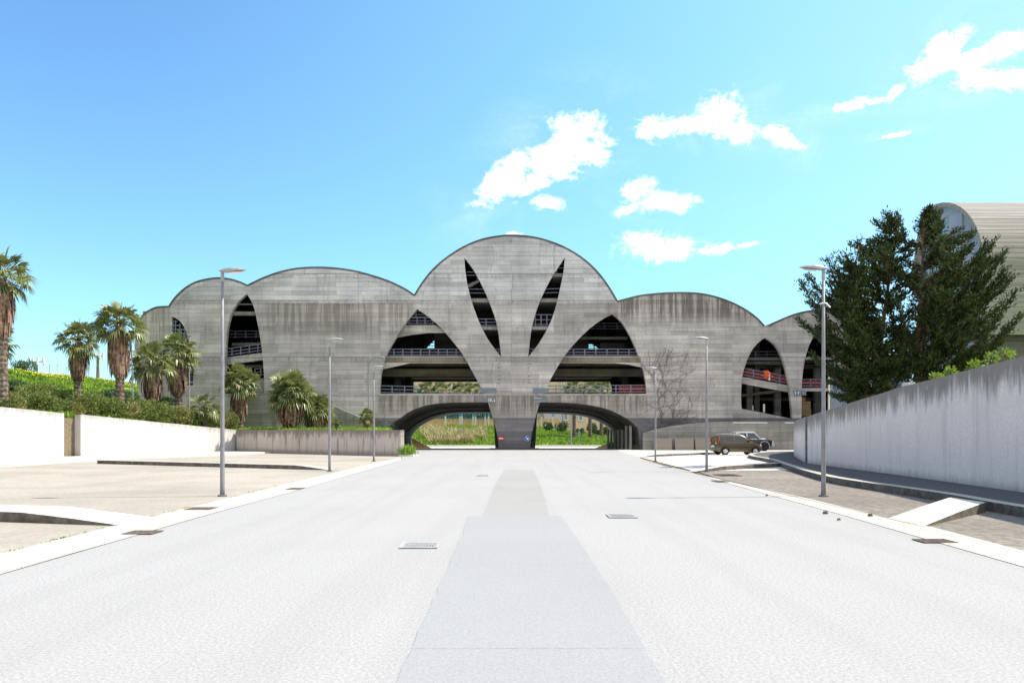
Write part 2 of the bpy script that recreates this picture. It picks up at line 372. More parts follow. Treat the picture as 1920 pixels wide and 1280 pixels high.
def leaf_m(name, a, b2, sc_=5.0, rough=.45, spec=.35, trans=.25):
    m, g, b = mat(name); v = coords(g)
    n = g.noise(v, sc_, 2, .8); n2 = g.noise(v, sc_*.18, 3, .6)
    c = g.mix(g.ss(g.m('ADD', g.m('MULTIPLY', n, .6), g.m('MULTIPLY', n2, .4)), .36, .62), a, b2)
    finish(g, b, c, rough, spec)
    if trans:
        t = g.node('ShaderNodeBsdfTranslucent'); g.l.new(c, t.inputs[0]); ms = g.node('ShaderNodeMixShader'); ms.inputs[0].default_value = trans
        g.l.new(b.outputs[0], ms.inputs[1]); g.l.new(t.outputs[0], ms.inputs[2]); g.l.new(ms.outputs[0], g.n['Material Output'].inputs[0])
    return m
M['palm'] = leaf_m('palm leaf', (.075, .115, .030), (.27, .28, .10), 2.2, .38, .5, .3)
M['palmdead'] = leaf_m('dry palm frond', (.11, .065, .045), (.36, .24, .17), 3.0, .8, .1, .1)
M['palmtrunk'] = plain('palm bark', (.16, .125, .10), .95, .1, 0, .5, 7)
M['conifer'] = leaf_m('conifer foliage', (.013, .023, .011), (.080, .104, .034), 3.0, .6, .2, .2)
M['bush'] = leaf_m('hedge leaf', (.06, .10, .022), (.26, .31, .08), 2.6, .5, .3, .25)
M['bush3'] = leaf_m('olive hedge leaf', (.09, .10, .025), (.33, .31, .10), 2.0, .5, .3, .25)
M['bush2'] = leaf_m('fresh shrub leaf', (.12, .20, .02), (.30, .38, .05), 4, .5, .3, .3)
M['darkbush'] = leaf_m('glossy shrub leaf', (.035, .065, .025), (.12, .18, .08), 4, .4, .4, .15)
M['grass'] = leaf_m('grass blades', (.10, .20, .025), (.28, .40, .05), .9, .6, .2, .3)
M['reed'] = leaf_m('dry reed', (.26, .26, .10), (.58, .48, .27), 2.2, .7, .1, .3)
M['flower'] = plain('yellow flower', (.75, .62, .03), .6, .2, 0, .2)
M['turf'] = leaf_m('turf', (.08, .15, .02), (.22, .33, .04), .6, .9, .1, 0)
def roof_m():
    m, g, b = mat('ribbed concrete roof'); v = coords(g); s = g.sep(v)
    st = g.noise(g.mapv(v, scale=(.10, 4.5, 4.5)), 1.0, 7, .75); bl = g.noise(v, .5, 6, .7)
    rib = g.m('FRACT', g.m('MULTIPLY', coords_uv(g), 60.0)); rl = g.ss(rib, .0, .14)
    c = g.mix(g.ss(st, .38, .66), (.24, .225, .20), (.39, .375, .35)); c = g.mix(g.m('MULTIPLY', g.ss(bl, .5, .7), .4), c, (.30, .25, .19))
    c = g.mix(rl, (.30, .26, .22), c)
    finish(g, b, c, .9, .15, g.m('ADD', rl, st), .04, .7); return m
def coords_uv(g): return g.sep(coords(g, 'UV'))[1]
M['roof'] = roof_m()

# ------------------------------------------------------------------ SETTING
def sheet(name, pts, z, m, cuts=0):
    mb = MB(); mb.add([(p[0], p[1], z) for p in pts], [tuple(range(len(pts)))])
    a = sum(pts[i][0]*pts[(i+1) % len(pts)][1]-pts[(i+1) % len(pts)][0]*pts[i][1] for i in range(len(pts)))
    if a < 0: mb.f = [tuple(reversed(mb.f[0]))]
    return tag(mb.build(name, m), kind='structure')
# one large ground sheet following the fall of the road beyond the building
g_ = MB(); ys = [-60, 40, 80, 93, 106, 128, 150, 260, 600, 1500]; xs = [-1500, -300, -60, 0, 60, 300, 1500]
for y in ys:
    for x in xs: g_.v.append((x, y, gz(y)-.03))
for j in range(len(ys)-1):
    for i in range(len(xs)-1):
        a = j*len(xs)+i; g_.f.append((a, a+1, a+1+len(xs), a+len(xs)))
tag(g_.build('ground', M['earth']), kind='structure')
LI = [(-700, 1277), (0, 1077), (257, 1003), (396, 963), (554, 920), (752, 862.5)]     # asphalt edge left
LO = [(-700, 1210), (0, 1039), (222, 983), (412, 938), (530, 909), (649, 881), (752, 857)]
RI = [(2500, 1230), (1920, 1063), (1717, 1005), (1575, 964), (1477, 937), (1357, 904), (1290, 883), (1200, 862)]
RO = [(2500, 1180), (1920, 1033), (1747, 988), (1687, 977), (1522, 936), (1357, 900), (1270, 879.5), (1200, 860)]
li = [gp(*p) for p in LI]; lo = [gp(*p) for p in LO]; ri = [gp(*p) for p in RI]; ro = [gp(*p) for p in RO]
sheet('road', [(-6, -20)]+[(p.x, p.y) for p in li]+[(-9.5, 72), (-12.6, 79.9), (12.6, 79.9)]+[(p.x, p.y) for p in reversed(ri)]+[(6, -20)], 0.0, M['asphalt'])
def strip(name, A, B, z, m):
    mb = MB(); n = len(A); mb.v = [(p.x, p.y, z) for p in A]+[(p.x, p.y, z) for p in B]
    mb.f = [tuple(range(n))+tuple(range(n+len(B)-1, n-1, -1))]
    return tag(mb.build(name, m), kind='structure')
strip('kerb_strip', li, lo, .008, M['edge']); strip('kerb_strip', ri, ro, .008, M['edge'])
sheet('parking_area', [(-6.5, 1), (-80, 1), (-80, 57), (-24.6, 72), (-9.6, 72)]+[(p.x, p.y) for p in reversed(lo)], .004-.01, M['apron'])
sheet('parking_area', [(6.5, 1), (60, 1), (60, 46), (14, 46), (8.6, 42)]+[(p.x, p.y) for p in reversed(ro)][2:], .004-.01, M['apron_r'])
sheet('parking_area', [(7.9, 35.5), (60, 44), (60, 79.9), (10.2, 79.9), (8.7, 55)], .002, M['pale'])
# road through and beyond the building
mb = MB()
ys2 = [80, 93, 106, 128, 150]
for y in ys2: mb.v += [(-13 if y < 110 else -40, y, gz(y)), (13 if y < 110 else 42, y, gz(y))]
mb.f = [(2*i, 2*i+1, 2*i+3, 2*i+2) for i in range(4)]
tag(mb.build('road', M['pale']), kind='structure')
# asphalt repairs
def rag(pts, a=.012, st=.3):
    out = []; rg = random.Random(4)
    for p, q in zip(pts, pts[1:]+pts[:1]):
        n = max(1, int((q-p).length/st))
        for k in range(n): w_ = p.lerp(q, k/n); out.append(Vector((w_.x+rg.uniform(-a, a), w_.y+rg.uniform(-a, a), 0)))
    return out
sheet('road_patch', rag([gp(700, 1380), gp(1330, 1400), gp(1245, 1280), gp(1160, 1130), gp(1100, 1035), gp(1052, 967), gp(877, 967), gp(868, 1000), gp(800, 1150), gp(740, 1280)]), .005, M['patch'])
sheet('road_patch', [gp(905, 967), gp(1030, 967), gp(1022, 935), gp(1012, 905), gp(1000, 880), gp(945, 880), gp(930, 905), gp(918, 935)], .0045, M['patch2'])

for (x0, x1, y_) in ((850, 1106, 1058), (762, 1205, 1216)):
    rg = random.Random(y_); mb = MB(); n = 60
    for k in range(n+1):
        p = gp(x0+(x1-x0)*k/n, y_+rg.uniform(-.6, .6)); wd = rg.uniform(.0003, .0022); mb.v += [(p.x, p.y-wd, .0068), (p.x, p.y+wd, .0068)]
    mb.f = [(2*k, 2*k+2, 2*k+3, 2*k+1) for k in range(n)]; tag(mb.build('road_seam', M['walk']), kind='structure')
# ---- long road-side walls
def wall_strip(name, pts, th, m, label, cat='wall', side=1):
    """pts: (X, Y, ztop); visible face first, thickness th to the outside; UV v = metres below the top"""
    me = bpy.data.meshes.new(name); vs = []; fs = []; uvs = []
    P2 = []
    for a, b in zip(pts[:-1], pts[1:]):
        n = max(1, int((Vector(b[:2])-Vector(a[:2])).length/1.2))
        for k in range(n): P2.append(tuple(a[j]+(b[j]-a[j])*k/n for j in range(3)))
    P2.append(pts[-1]); n = len(P2); AL = [0]
    for i in range(1, n): AL.append(AL[-1]+math.dist(P2[i][:2], P2[i-1][:2]))
    def nrm(i):
        a = Vector(P2[max(i-1, 0)][:2]); b = Vector(P2[min(i+1, n-1)][:2]); t = (b-a).normalized()
        return Vector((t.y, -t.x))*side
    for i, (x, y, zt) in enumerate(P2):
        o = nrm(i)*th
        wob = .006*math.sin(i*1.7)
        vs += [(x, y, -.3), (x, y, zt+wob), (x+o.x, y+o.y, zt+wob), (x+o.x, y+o.y, -.3)]
    for i in range(n-1):
        a = i*4; b = a+4
        for k in range(3): fs.append((a+k, b+k, b+k+1, a+k+1)[::(1 if side < 0 else -1)])
    fs += [(0, 1, 2, 3), (4*n-1, 4*n-2, 4*n-3, 4*n-4)]
    me.from_pydata(vs, [], fs); me.update(); ul = me.uv_layers.new(name='UVMap')
    for p in me.polygons:
        for li_ in p.loop_indices:
            vi = me.loops[li_].vertex_index; top = P2[vi//4][2]; ul.data[li_].uv = (AL[vi//4]+pts[0][0], max(0, top-vs[vi][2]))
    me.materials.append(m)
    o = bpy.data.objects.new(name, me); col.objects.link(o); tag(o, label, cat); return o
RW = [(11.3, 8.0, 3.95), (12.6, 20.2, 3.53), (13.4, 28.2, 3.22), (14.2, 39.3, 2.44)]
wall_strip('boundary_wall', RW, .3, M['wall_r'], 'long weathered grey wall on the right, highest near the camera, with dark grime under its top edge', side=1)
wall_strip('boundary_wall', [(14.28, 39.8, 2.43), (15.85, 45.2, 2.38), (17.75, 51.5, 2.33), (19.3, 56, 2.3), (23, 63, 2.3)], .3, M['wall_r'], 'short curved end of the right grey wall, beyond the dark vertical joint, with ochre stains', side=1)
tag(MB().box((14.25, 39.36, -.2), (14.55, 39.74, 2.40)).build('wall_joint_post', M['conc_dark']), 'narrow dark post closing the joint in the right grey wall', 'post')
tag(MB().box((13.42, 27.7, 3.2), (13.66, 28.15, 3.36)).build('coping_block', M['pale']), 'small pale block sitting on top of the right grey wall', 'block')
wall_strip('boundary_wall', [(-39.5, 20, 4.4), (-34.0, 36, 3.6), (-30.4, 48.7, 3.2), (-28.95, 53.0, 2.92)], .5, M['wall_l'], 'bright sunlit white wall at the far left, ending at the gap', side=-1)
wall_strip('boundary_wall', [(-28.5, 54.2, 2.86), (-23.6, 70.4, 1.90)], .5, M['wall_l'], 'bright sunlit white wall right of the gap, lowering towards the building', side=-1)
wall_strip('boundary_wall', [(-23.5, 70.0, 1.92), (-7.8, 57.6, 1.84)], .35, M['wall_x'], 'low shaded wall with vertical stains across the end of the left parking area', side=-1)
# ---- left pavement beside the white wall
mb = MB(); mb.prism([(-24.4, 38.4), (-38, 30), (-34.2, 36), (-30.6, 48.7), (-28.7, 54), (-23.8, 69.8), (-19.6, 66.6), (-20.8, 61.8), (-24.6, 49)], -.02, .11)
tag(mb.build('pavement', M['pale']), kind='structure')
# ---- right pavement with kerb
kb = [(9.6, 2), (10.0, 8), (10.0, 15.9), (10.35, 19.5), (10.4, 22.4), (10.55, 27.2), (11.7, 33.5), (13.0, 39.6), (13.9, 43.5), (14.55, 47), (15.1, 51.5), (16.2, 56), (17.9, 60), (20.0, 63.5)]
kb = smooth_line(kb, 4)
def offset(line, dd):
    out = []
    for i, p in enumerate(line):
        a = Vector(line[max(i-1, 0)]); b = Vector(line[min(i+1, len(line)-1)]); t = (b-a).normalized(); out.append((p[0]+t.y*dd, p[1]-t.x*dd))
    return out
ki = offset(kb, .32)
mb = MB()
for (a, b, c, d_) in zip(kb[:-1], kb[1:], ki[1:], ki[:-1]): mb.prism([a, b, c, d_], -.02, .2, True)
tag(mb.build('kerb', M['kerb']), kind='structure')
poly = ki+[(23.1, 62.6), (19.4, 55.8), (17.9, 51.4), (16.0, 45), (14.4, 39.3), (13.5, 28), (12.7, 20), (11.4, 8), (10.8, 2)]
mb = MB(); n = len(ki)
mb.prism(poly, -.02, .188)
tag(mb.build('pavement', M['walk']), kind='structure')

# ---- parking dividers (raised islands that taper to the road)
def divider(a, b, wv, h, mtop, label, taper=.22):
    """a: road end, b: far end, wv: width vector (horizontal)"""
    a = Vector(a); b = Vector(b); wv = Vector(wv); t = b-a
    prof = [(0, .0), (taper*.5, h*.55), (taper, h), (1, h)]
    mb = MB()
    for k, (s_, z) in enumerate(prof):
        p = a+t*s_
        mb.v += [(p.x, p.y, -.02), (p.x, p.y, z+.012), (p.x+wv.x, p.y+wv.y, z+.012), (p.x+wv.x, p.y+wv.y, -.02)]
    for k in range(3):
        i = 4*k
        for j in range(3): mb.f.append((i+j, i+4+j, i+5+j, i+1+j))
    mb.f += [(0, 1, 2, 3), (15, 14, 13, 12)]
    o = mb.build('parking_divider', mtop); me = o.data
    bm_fix(me)
    return tag(o, label, 'kerb island', 'raised dividers between the parking bays')
import bmesh
def bm_fix(me):
    bm = bmesh.new(); bm.from_mesh(me); bmesh.ops.recalc_face_normals(bm, faces=bm.faces); bm.to_mesh(me); bm.free()
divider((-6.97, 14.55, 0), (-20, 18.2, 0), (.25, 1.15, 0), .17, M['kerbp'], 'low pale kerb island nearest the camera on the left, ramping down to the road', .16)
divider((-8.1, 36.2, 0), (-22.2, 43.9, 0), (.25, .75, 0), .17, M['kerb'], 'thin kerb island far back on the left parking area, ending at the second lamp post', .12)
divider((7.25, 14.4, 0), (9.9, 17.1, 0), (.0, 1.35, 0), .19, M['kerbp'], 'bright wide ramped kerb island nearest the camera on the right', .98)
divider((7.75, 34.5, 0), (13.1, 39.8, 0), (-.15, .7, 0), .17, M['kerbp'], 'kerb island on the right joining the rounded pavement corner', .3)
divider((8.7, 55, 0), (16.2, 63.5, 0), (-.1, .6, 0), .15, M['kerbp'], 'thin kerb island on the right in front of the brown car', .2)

# ---- terrain behind the left walls
def interp(v, a, b): return max(0, min(1, (v-a)/(b-a)))
def hill_z(x, y):
    u = -(x+28.6)*.957+(y-54)*.29
    tw = 1.65 + max(0, min(1.6, (70.4-y)*.058))
    t = interp(u, 0, 46); t = t*t*(3-2*t)*.55+t*.45
    z = tw+7.6*t*(1-.12*interp(y, 90, 140))
    if x > -30: z -= .0
    n = mnoise.noise(Vector((x*.12, y*.12, 1)))*.6+mnoise.noise(Vector((x*.5, y*.5, 3)))*.16
    return z+n*interp(u, 1, 10)
def wall_left_x(y):     # x just behind the left walls
    if y < 53: return -30.4-.55+(48.7-y)*.28 if y < 48.7 else -30.95+(y-48.7)*.32
    return -28.6-.55+(y-54)*.305
mb = MB(); NX = 90; NYy = 70
for j in range(NYy+1):
    y = 34+ (j/NYy)**1.3*120
    if y < 70.9: x1 = wall_left_x(y)
    elif y < 79.8: x1 = -23.9
    else: x1 = -36.6 if y < 107 else -36
    for i in range(NX+1):
        x = x1-(i/NX)**1.5*95
        mb.v.append((x, y, hill_z(x, y)))
    # note: rows share topology
for j in range(NYy):
    for i in range(NX):
        a = j*(NX+1)+i; mb.f.append((a+1, a, a+NX+1, a+NX+2))
n0 = len(mb.v)
for j in range(NYy+1): p = mb.v[j*(NX+1)]; mb.v.append((p[0]+.02, p[1], -.3))
gf = MB(); gf.v = [(mb.v[j*(NX+1)][0]+.03, mb.v[j*(NX+1)][1], mb.v[j*(NX+1)][2]-.02) for j in range(NYy+1)]+mb.v[n0:]
gf.f = [(NYy+1+j, j, j+1, NYy+2+j) for j in range(NYy)]; tag(gf.build('soil_face', M['earth']), kind='structure')
o = mb.build('hill', M['turf'], smooth=True); tag(o, kind='structure')
# low terrace between the cross wall and the building
mb = MB(); N = 24
for j in range(N+1):
    for i in range(N+1):
        s_ = i/N; t = j/N
        a = Vector((-23.9+(-8.2+23.9)*s_, 70.5+(58.0-70.5)*s_, 0)); b = Vector((-37.0+(-12.5+37.0)*s_, 79.9, 0))
        p = a+(b-a)*t; z = 1.72+.3*t+.12*mnoise.noise(Vector((p.x*.5, p.y*.5, 0)))
        if i > N-3: z -= .3*(i-N+3)
        mb.v.append((p.x, p.y, z))
for j in range(N):
    for i in range(N):
        a = j*(N+1)+i; mb.f.append((a, a+1, a+N+2, a+N+1))
# skirt on the right side
n0 = len(mb.v)
for j in range(N+1):
    p = mb.v[j*(N+1)+N]; mb.v.append((p[0]+.3, p[1], -.05))
for j in range(N): mb.f.append((j*(N+1)+N, n0+j, n0+j+1, (j+1)*(N+1)+N))
tag(mb.build('terrace', M['turf'], smooth=True), kind='structure')
# soil retained behind the right wall
mb = MB(); rows = [(8, 11.6, 3.5), (20.2, 12.9, 3.05), (28.2, 13.7, 2.7), (39.3, 14.5, 2.0), (45.2, 16.15, 1.95), (51.5, 18.05, 1.9), (56, 19.6, 1.8), (63, 23.3, 1.6)]
for (y, x, z) in rows:
    for k in range(9):
        xx = x+ (70-x)*(k/8)**1.5; mb.v.append((xx, y, z+.12*mnoise.noise(Vector((xx*.3, y*.3, 0)))))
for j in range(len(rows)-1):
    for k in range(8):
        a = j*9+k; mb.f.append((a, a+1, a+10, a+9))
tag(mb.build('embankment', M['turf'], smooth=True), kind='structure')
# grass bank beyond the building
mb = MB(); NX = 60; NYy = 16
def bank_z(x, y):
    t = interp(y, 126, 172)
    hh = 3.3 if x < 4 else 3.3-1.9*interp(x, 4, 20)
    return -.45+hh*(t**.75)+.15*mnoise.noise(Vector((x*.3, y*.3, 5)))*min(1, t*6)
for j in range(NYy+1):
    y = 126+(j/NYy)*56
    for i in range(NX+1):
        x = -60+120*i/NX; mb.v.append((x, y, bank_z(x, y)))
for j in range(NYy):
    for i in range(NX):
        a = j*(NX+1)+i; mb.f.append((a, a+1, a+NX+2, a+NX+1))
tag(mb.build('grass_bank', M['turf'], smooth=True), kind='structure')
tag(MB().box((-13, 122, -.5), (60, 125.9, -.28)).build('pavement', M['pale']), kind='structure')

# ------------------------------------------------------------------ THE CONCRETE BUILDING
YF = 80.0; YR = 106.0; K = YF/F
def fp(p, Y=YF): return ((p[0]-CX)*Y/F, EYE+(HZ-p[1])*Y/F)
B = thing('arched_concrete_building', 'vast brutalist board-marked concrete building with scalloped arched roofline straddling the road', 'building', (0, YF, 0))
lobes = [
 [(262,600),(267,592),(276,584),(293.5,576),(315,574.5)],
 [(316.6,574.5),(329,557),(350,538),(374,526.5),(406,521),(430,523),(448,528),(464,535)],
 [(464,535),(492,521.6),(522,510.6),(555,503.5),(590,501.2),(626,502.5),(662,507.5),(694,515.5),(730,527.5),(760,542),(777,553.6)],
 [(777,553.6),(791,531),(811,506),(836,484),(868,463.5),(901.6,449.5),(935,442.8),(962,441.2),(996,444),(1029,452),(1063,466),(1096,487),(1123,513),(1143.5,541),(1157,564)],
 [(1157,565),(1196,555),(1233,550.4),(1270,548.7),(1309,550),(1342,556.5),(1373,567.5),(1401.5,583),(1421,598),(1433,611)],
 [(1441,611),(1463,600),(1489,589.5),(1517,583),(1548,580.8),(1579,583),(1601,588),(1618,595),(1628,601)],
 [(1629,601),(1640,607),(1650,617),(1657,632)]]
lob = [smooth_line(l, 5) for l in lobes]
top = [p for l in lob for p in l]
def dd_(pts):
    out = []
    for p in pts:
        if not out or math.dist(p, out[-1]) > .8: out.append(p)
    return out
ularch = smooth_line([(725,803),(733.6,794.6),(750,783),(770.6,769.5),(801,759),(834,754.8),(870,753.8),(915,753.8)], 4)
urarch = smooth_line([(1013,753.8),(1040,754),(1069.6,755),(1103,758.6),(1137,766),(1163.7,777.5),(1184,790.5),(1197,803)], 4)
gy = 845.5
outer = dd_(top)+[(1657,700),(1657,gy),(1201,gy)]+list(reversed(urarch))+[(1004,780),(997,810),(993,gy)]+[(936,gy),(932,813),(924,783)]+list(reversed(ularch))+[(722,gy),(262,gy),(262,760),(254,700),(252,646),(256,620)]
def ring(parts): 
    out = []
    for p in parts: out += p[:-1] if len(p) > 1 else p
    return out
H_left = smooth_line([(782,579),(760.5,606),(741,636),(725,665),(716,694),(712.8,722),(713,738)], 4)
H_left += [(906.5,738)]+smooth_line([(906.5,738),(901.6,725.7),(885,695.5),(868,665),(848,639),(824,612),(801,592),(782,579)], 4)[1:-1]
H_right = smooth_line([(1148,588.6),(1126.7,600),(1103,618),(1080,641),(1059.5,666),(1039,699),(1026,724),(1019,738)], 4)
H_right += [(1212.5,738)]+smooth_line([(1212.5,738),(1210.7,716),(1205.5,690),(1194,658),(1180.5,628),(1165,603),(1148,588.6)], 4)[1:-1]
P_left = smooth_line([(870.7,483),(872,504),(876,531),(884.8,566),(898,602),(915,636),(939.5,669)], 4)+smooth_line([(939.5,669),(935,628),(928.5,597),(915,560),(901.6,531),(888,506),(870.7,483)], 4)[1:-1]
P_right = smooth_line([(1059,483),(1046,502),(1032.6,523),(1016,556),(1004,588),(995.7,623),(990.4,669)], 4)+smooth_line([(990.4,669),(1012,641),(1032.6,603),(1044,568),(1051,537),(1057,507),(1059,483)], 4)[1:-1]
O_a = smooth_line([(463,550.7),(448,564),(436,582),(428.5,604.7),(424.2,634),(422.6,670),(422.4,706),(422,738)], 4)+[(496,738)]+smooth_line([(496,738),(495,705),(492.5,670),(488,634.4),(482,602),(474.6,572),(463,550.7)], 4)[1:-1]
O_b = [(322,593)]+[(322,722),(362,722)]+smooth_line([(362,722),(362.5,690),(359,660),(353,634),(345,613),(335,600),(322,593)], 3)[1:-1]
O_c = smooth_line([(1434.7,632.5),(1421,643),(1408.8,658.6),(1398.6,681),(1392,706),(1389.5,740),(1390.5,766)], 4)+smooth_line([(1390.5,766),(1437,775),(1486,785)], 3)[1:]+smooth_line([(1486,785),(1484.5,763),(1482,740),(1477.8,711),(1471,682),(1463,661),(1451,643.5),(1434.7,632.5)], 4)[1:-1]
O_d = smooth_line([(1545,607),(1532.7,619),(1520.5,640),(1512.4,661.6),(1507,686),(1504,712),(1503,743),(1503,790)], 4)+[(1576,790)]+smooth_line([(1576,790),(1575,733),(1571,700),(1565,666),(1558,634),(1545,607)], 4)[1:-1]
holes = [H_left, H_right, P_left, P_right, O_a, O_b, O_c, O_d]
fw = flat_shape([fp(p) for p in outer], [[fp(p) for p in h] for h in holes], YF, .55)
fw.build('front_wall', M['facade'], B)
# rear wall: same scallops, its own openings (world metres)
def rear(p): return fp(p, YF)
routl = dd_(top)+[(1657,gy+12),(1201,gy+12)]
def arc(x0, x1, z0, zt, n=14, p=2.4):
    cx_ = (x0+x1)/2; a = (x1-x0)/2; out = []
    for k in range(n+1):
        an = math.pi*k/n; c_, s_ = math.cos(an), math.sin(an)
        out.append((cx_-a*math.copysign(abs(c_)**(2/p), c_), z0+(zt-z0)*abs(s_)**(2/p)))
    return out
ro_out = [fp(p) for p in dd_(top)]+[(36.3, -1)]
# right underpass rear arch, pier, left rear arch (measured through the front openings)
def rp(x, y): return ((x-CX)*YR/F, EYE+(HZ-y)*YR/F)
rr = [rp(*p) for p in smooth_line([(1149,842),(1148,812),(1136,798),(1110,785),(1080,778),(1040,775.5),(1007,775)], 3)]
rl = [rp(*p) for p in smooth_line([(925,775),(890,775.2),(855,776),(825,782),(800,792),(782,805),(772,820),(773,842)], 3)]
ro_out += [(rr[0][0], -1)]+rr+[(rr[-1][0]-.3, -1), (rl[0][0]+.3, -1)]+rl+[(rl[-1][0], -1), (-36.3, -1)]
rh = [[rp(*p) for p in [(776,737),(776,716),(905,716),(912,737)]],
      [rp(*p) for p in [(1012,737),(1020,716),(1143,716),(1150,737)]],
      [rp(*p) for p in smooth_line([(823,632),(812,641),(798,655)], 2)+[(850,655),(836,641)]],
      [rp(*p) for p in smooth_line([(1108,645),(1097,648),(1084,657)], 2)+[(1124,657),(1118,650)]]]
flat_shape(ro_out, rh, YR-.5, .5).build('rear_wall', M['conc'], B)
# vaulted roof shells, one per scallop
for l in lob:
    pts = [fp(p) for p in dd_(l)]; mb = MB(); n = len(pts); T = .16
    nm = []
    for i in range(n):
        a = Vector(pts[max(i-1, 0)]); b = Vector(pts[min(i+1, n-1)]); t = (b-a).normalized(); nm.append(Vector((-t.y, t.x)))
    for (x, z), q in zip(pts, nm):
        o_ = (x+q.x*.07, z+q.y*.07); i_ = (x-q.x*(T-.07), z-q.y*(T-.07))
        mb.v += [(o_[0], YF-.05, o_[1]), (i_[0], YF-.05, i_[1]), (i_[0], YR+.05, i_[1]), (o_[0], YR+.05, o_[1])]
    for i in range(n-1):
        a = i*4; b = a+4
        for k in range(4): mb.f.append((a+k, a+(k+1) % 4, b+(k+1) % 4, b+k))
    mb.f += [(0, 3, 2, 1), (4*n-4, 4*n-3, 4*n-2, 4*n-1)]
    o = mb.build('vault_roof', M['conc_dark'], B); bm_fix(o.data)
# raised arch ring on the wall face just inside each big scallop
def ringband(line, ins, wdt, name='arch_ring'):
    pts = [fp(p) for p in dd_(line)]; n = len(pts); mb = MB()
    for i in range(n):
        a = Vector(pts[max(i-1, 0)]); b = Vector(pts[min(i+1, n-1)]); t = (b-a).normalized(); q = Vector((-t.y, t.x))
        c_ = Vector(pts[i]); e = min(1, min(i, n-1-i)/3.0)
        o_ = c_-q*ins; i_ = c_-q*(ins+wdt*e+.02)
        mb.v += [(o_.x, YF-.03, o_.y), (i_.x, YF-.03, i_.y), (i_.x, YF+.02, i_.y), (o_.x, YF+.02, o_.y)]
    for i in range(n-1):
        a = i*4; b = a+4
        for k in range(4): mb.f.append((a+k, a+(k+1) % 4, b+(k+1) % 4, b+k))
    mb.f += [(0, 3, 2, 1), (4*n-4, 4*n-3, 4*n-2, 4*n-1)]
    o = mb.build(name, M['facade'], B); bm_fix(o.data)
ringband(lob[2], .17, .42); ringband(lob[3], .17, .35); ringband(lob[1], .17, .3)
# end walls and cross walls
MB().box((-36.25, YF+.55, -.5), (-35.9, YR-.5, 13.6)).build('end_wall', M['conc'], B)
MB().box((35.9, YF+.55, -.5), (36.3, YR-.5, 11.5)).build('end_wall', M['conc'], B)
for x0, z1 in ((-13.6, 13.8), (13.6, 13.0)):
    # cross walls either side of the road bay, with a big opening high up
    MB().box((x0-.25, YF+.55, -.5), (x0+.25, YR-.5, 4.75)).build('cross_wall', M['conc_dark'], B)
for x0 in (-24.5, 25.2):
    MB().box((x0-.25, YF+4, -.5), (x0+.25, YR-.5, 12.0)).build('cross_wall', M['conc_dark'], B)
# barrel vault over the two roadways: loft from front arch to rear arch, with ribs
def loft(front, rearp, name, steps=1):
    mb = MB(); n = len(front)
    A = [Vector((p[0], YF+.5, p[1])) for p in front]; Bq = [Vector((p[0], YR-.45, p[1])) for p in rearp]
    def res(L):  # resample to 24
        d_ = [0]
        for i in range(1, len(L)): d_.append(d_[-1]+(L[i]-L[i-1]).length)
        out = []
        for k in range(25):
            s_ = d_[-1]*k/24; j = 0
            while j < len(d_)-2 and d_[j+1] < s_: j += 1
            t = (s_-d_[j])/max(1e-6, d_[j+1]-d_[j]); out.append(L[j].lerp(L[j+1], t))
        return out
    a = res(A); b = res(Bq)
    for i in range(25): mb.v += [tuple(a[i]), tuple(b[i])]
    for i in range(24): mb.f.append((2*i, 2*i+1, 2*i+3, 2*i+2))
    up = len(mb.v)
    for i in range(25): mb.v += [(a[i].x, a[i].y, a[i].z+.3), (b[i].x, b[i].y, b[i].z+.3)]
    for i in range(24): mb.f.append((up+2*i, up+2*i+2, up+2*i+3, up+2*i+1))
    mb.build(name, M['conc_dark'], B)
    for s_ in (.33, .66):
        rb = MB(); r_ = [a[i].lerp(b[i], s_) for i in range(25)]
        for i in range(25):
            p = r_[i]; rb.v += [(p.x, p.y, p.z-.14), (p.x, p.y+.5, p.z-.16), (p.x, p.y+.5, p.z+.1), (p.x, p.y, p.z+.1)]
        for i in range(24):
            q = i*4
            for k in range(4): rb.f.append((q+k, q+(k+1) % 4, q+4+(k+1) % 4, q+4+k))
        o = rb.build('vault_rib', M['conc_dark'], B); bm_fix(o.data)
loft([fp(p) for p in [(722,843)]+ularch], list(reversed(rl)), 'roadway_vault')
loft([fp(p) for p in urarch+[(1201,843)]], list(reversed(rr)), 'roadway_vault')
# pier body behind the front and plinth
pr = [fp(p) for p in [(918,760),(1010,760),(998,812),(993.5,843),(936.5,843),(931,812)]]
MB().wallprism(pr, YF+.55, YF+2.2).build('pier', M['facade'], B)
MB().wallprism([(p[0]*1.05, p[1]-.3) for p in pr], YR-2.2, YR-.5).build('pier', M['conc_dark'], B)
MB().box((-2.16, YF-.5, -.05), (2.68, YF-.01, .17)).build('plinth', M['conc_dark'], B)
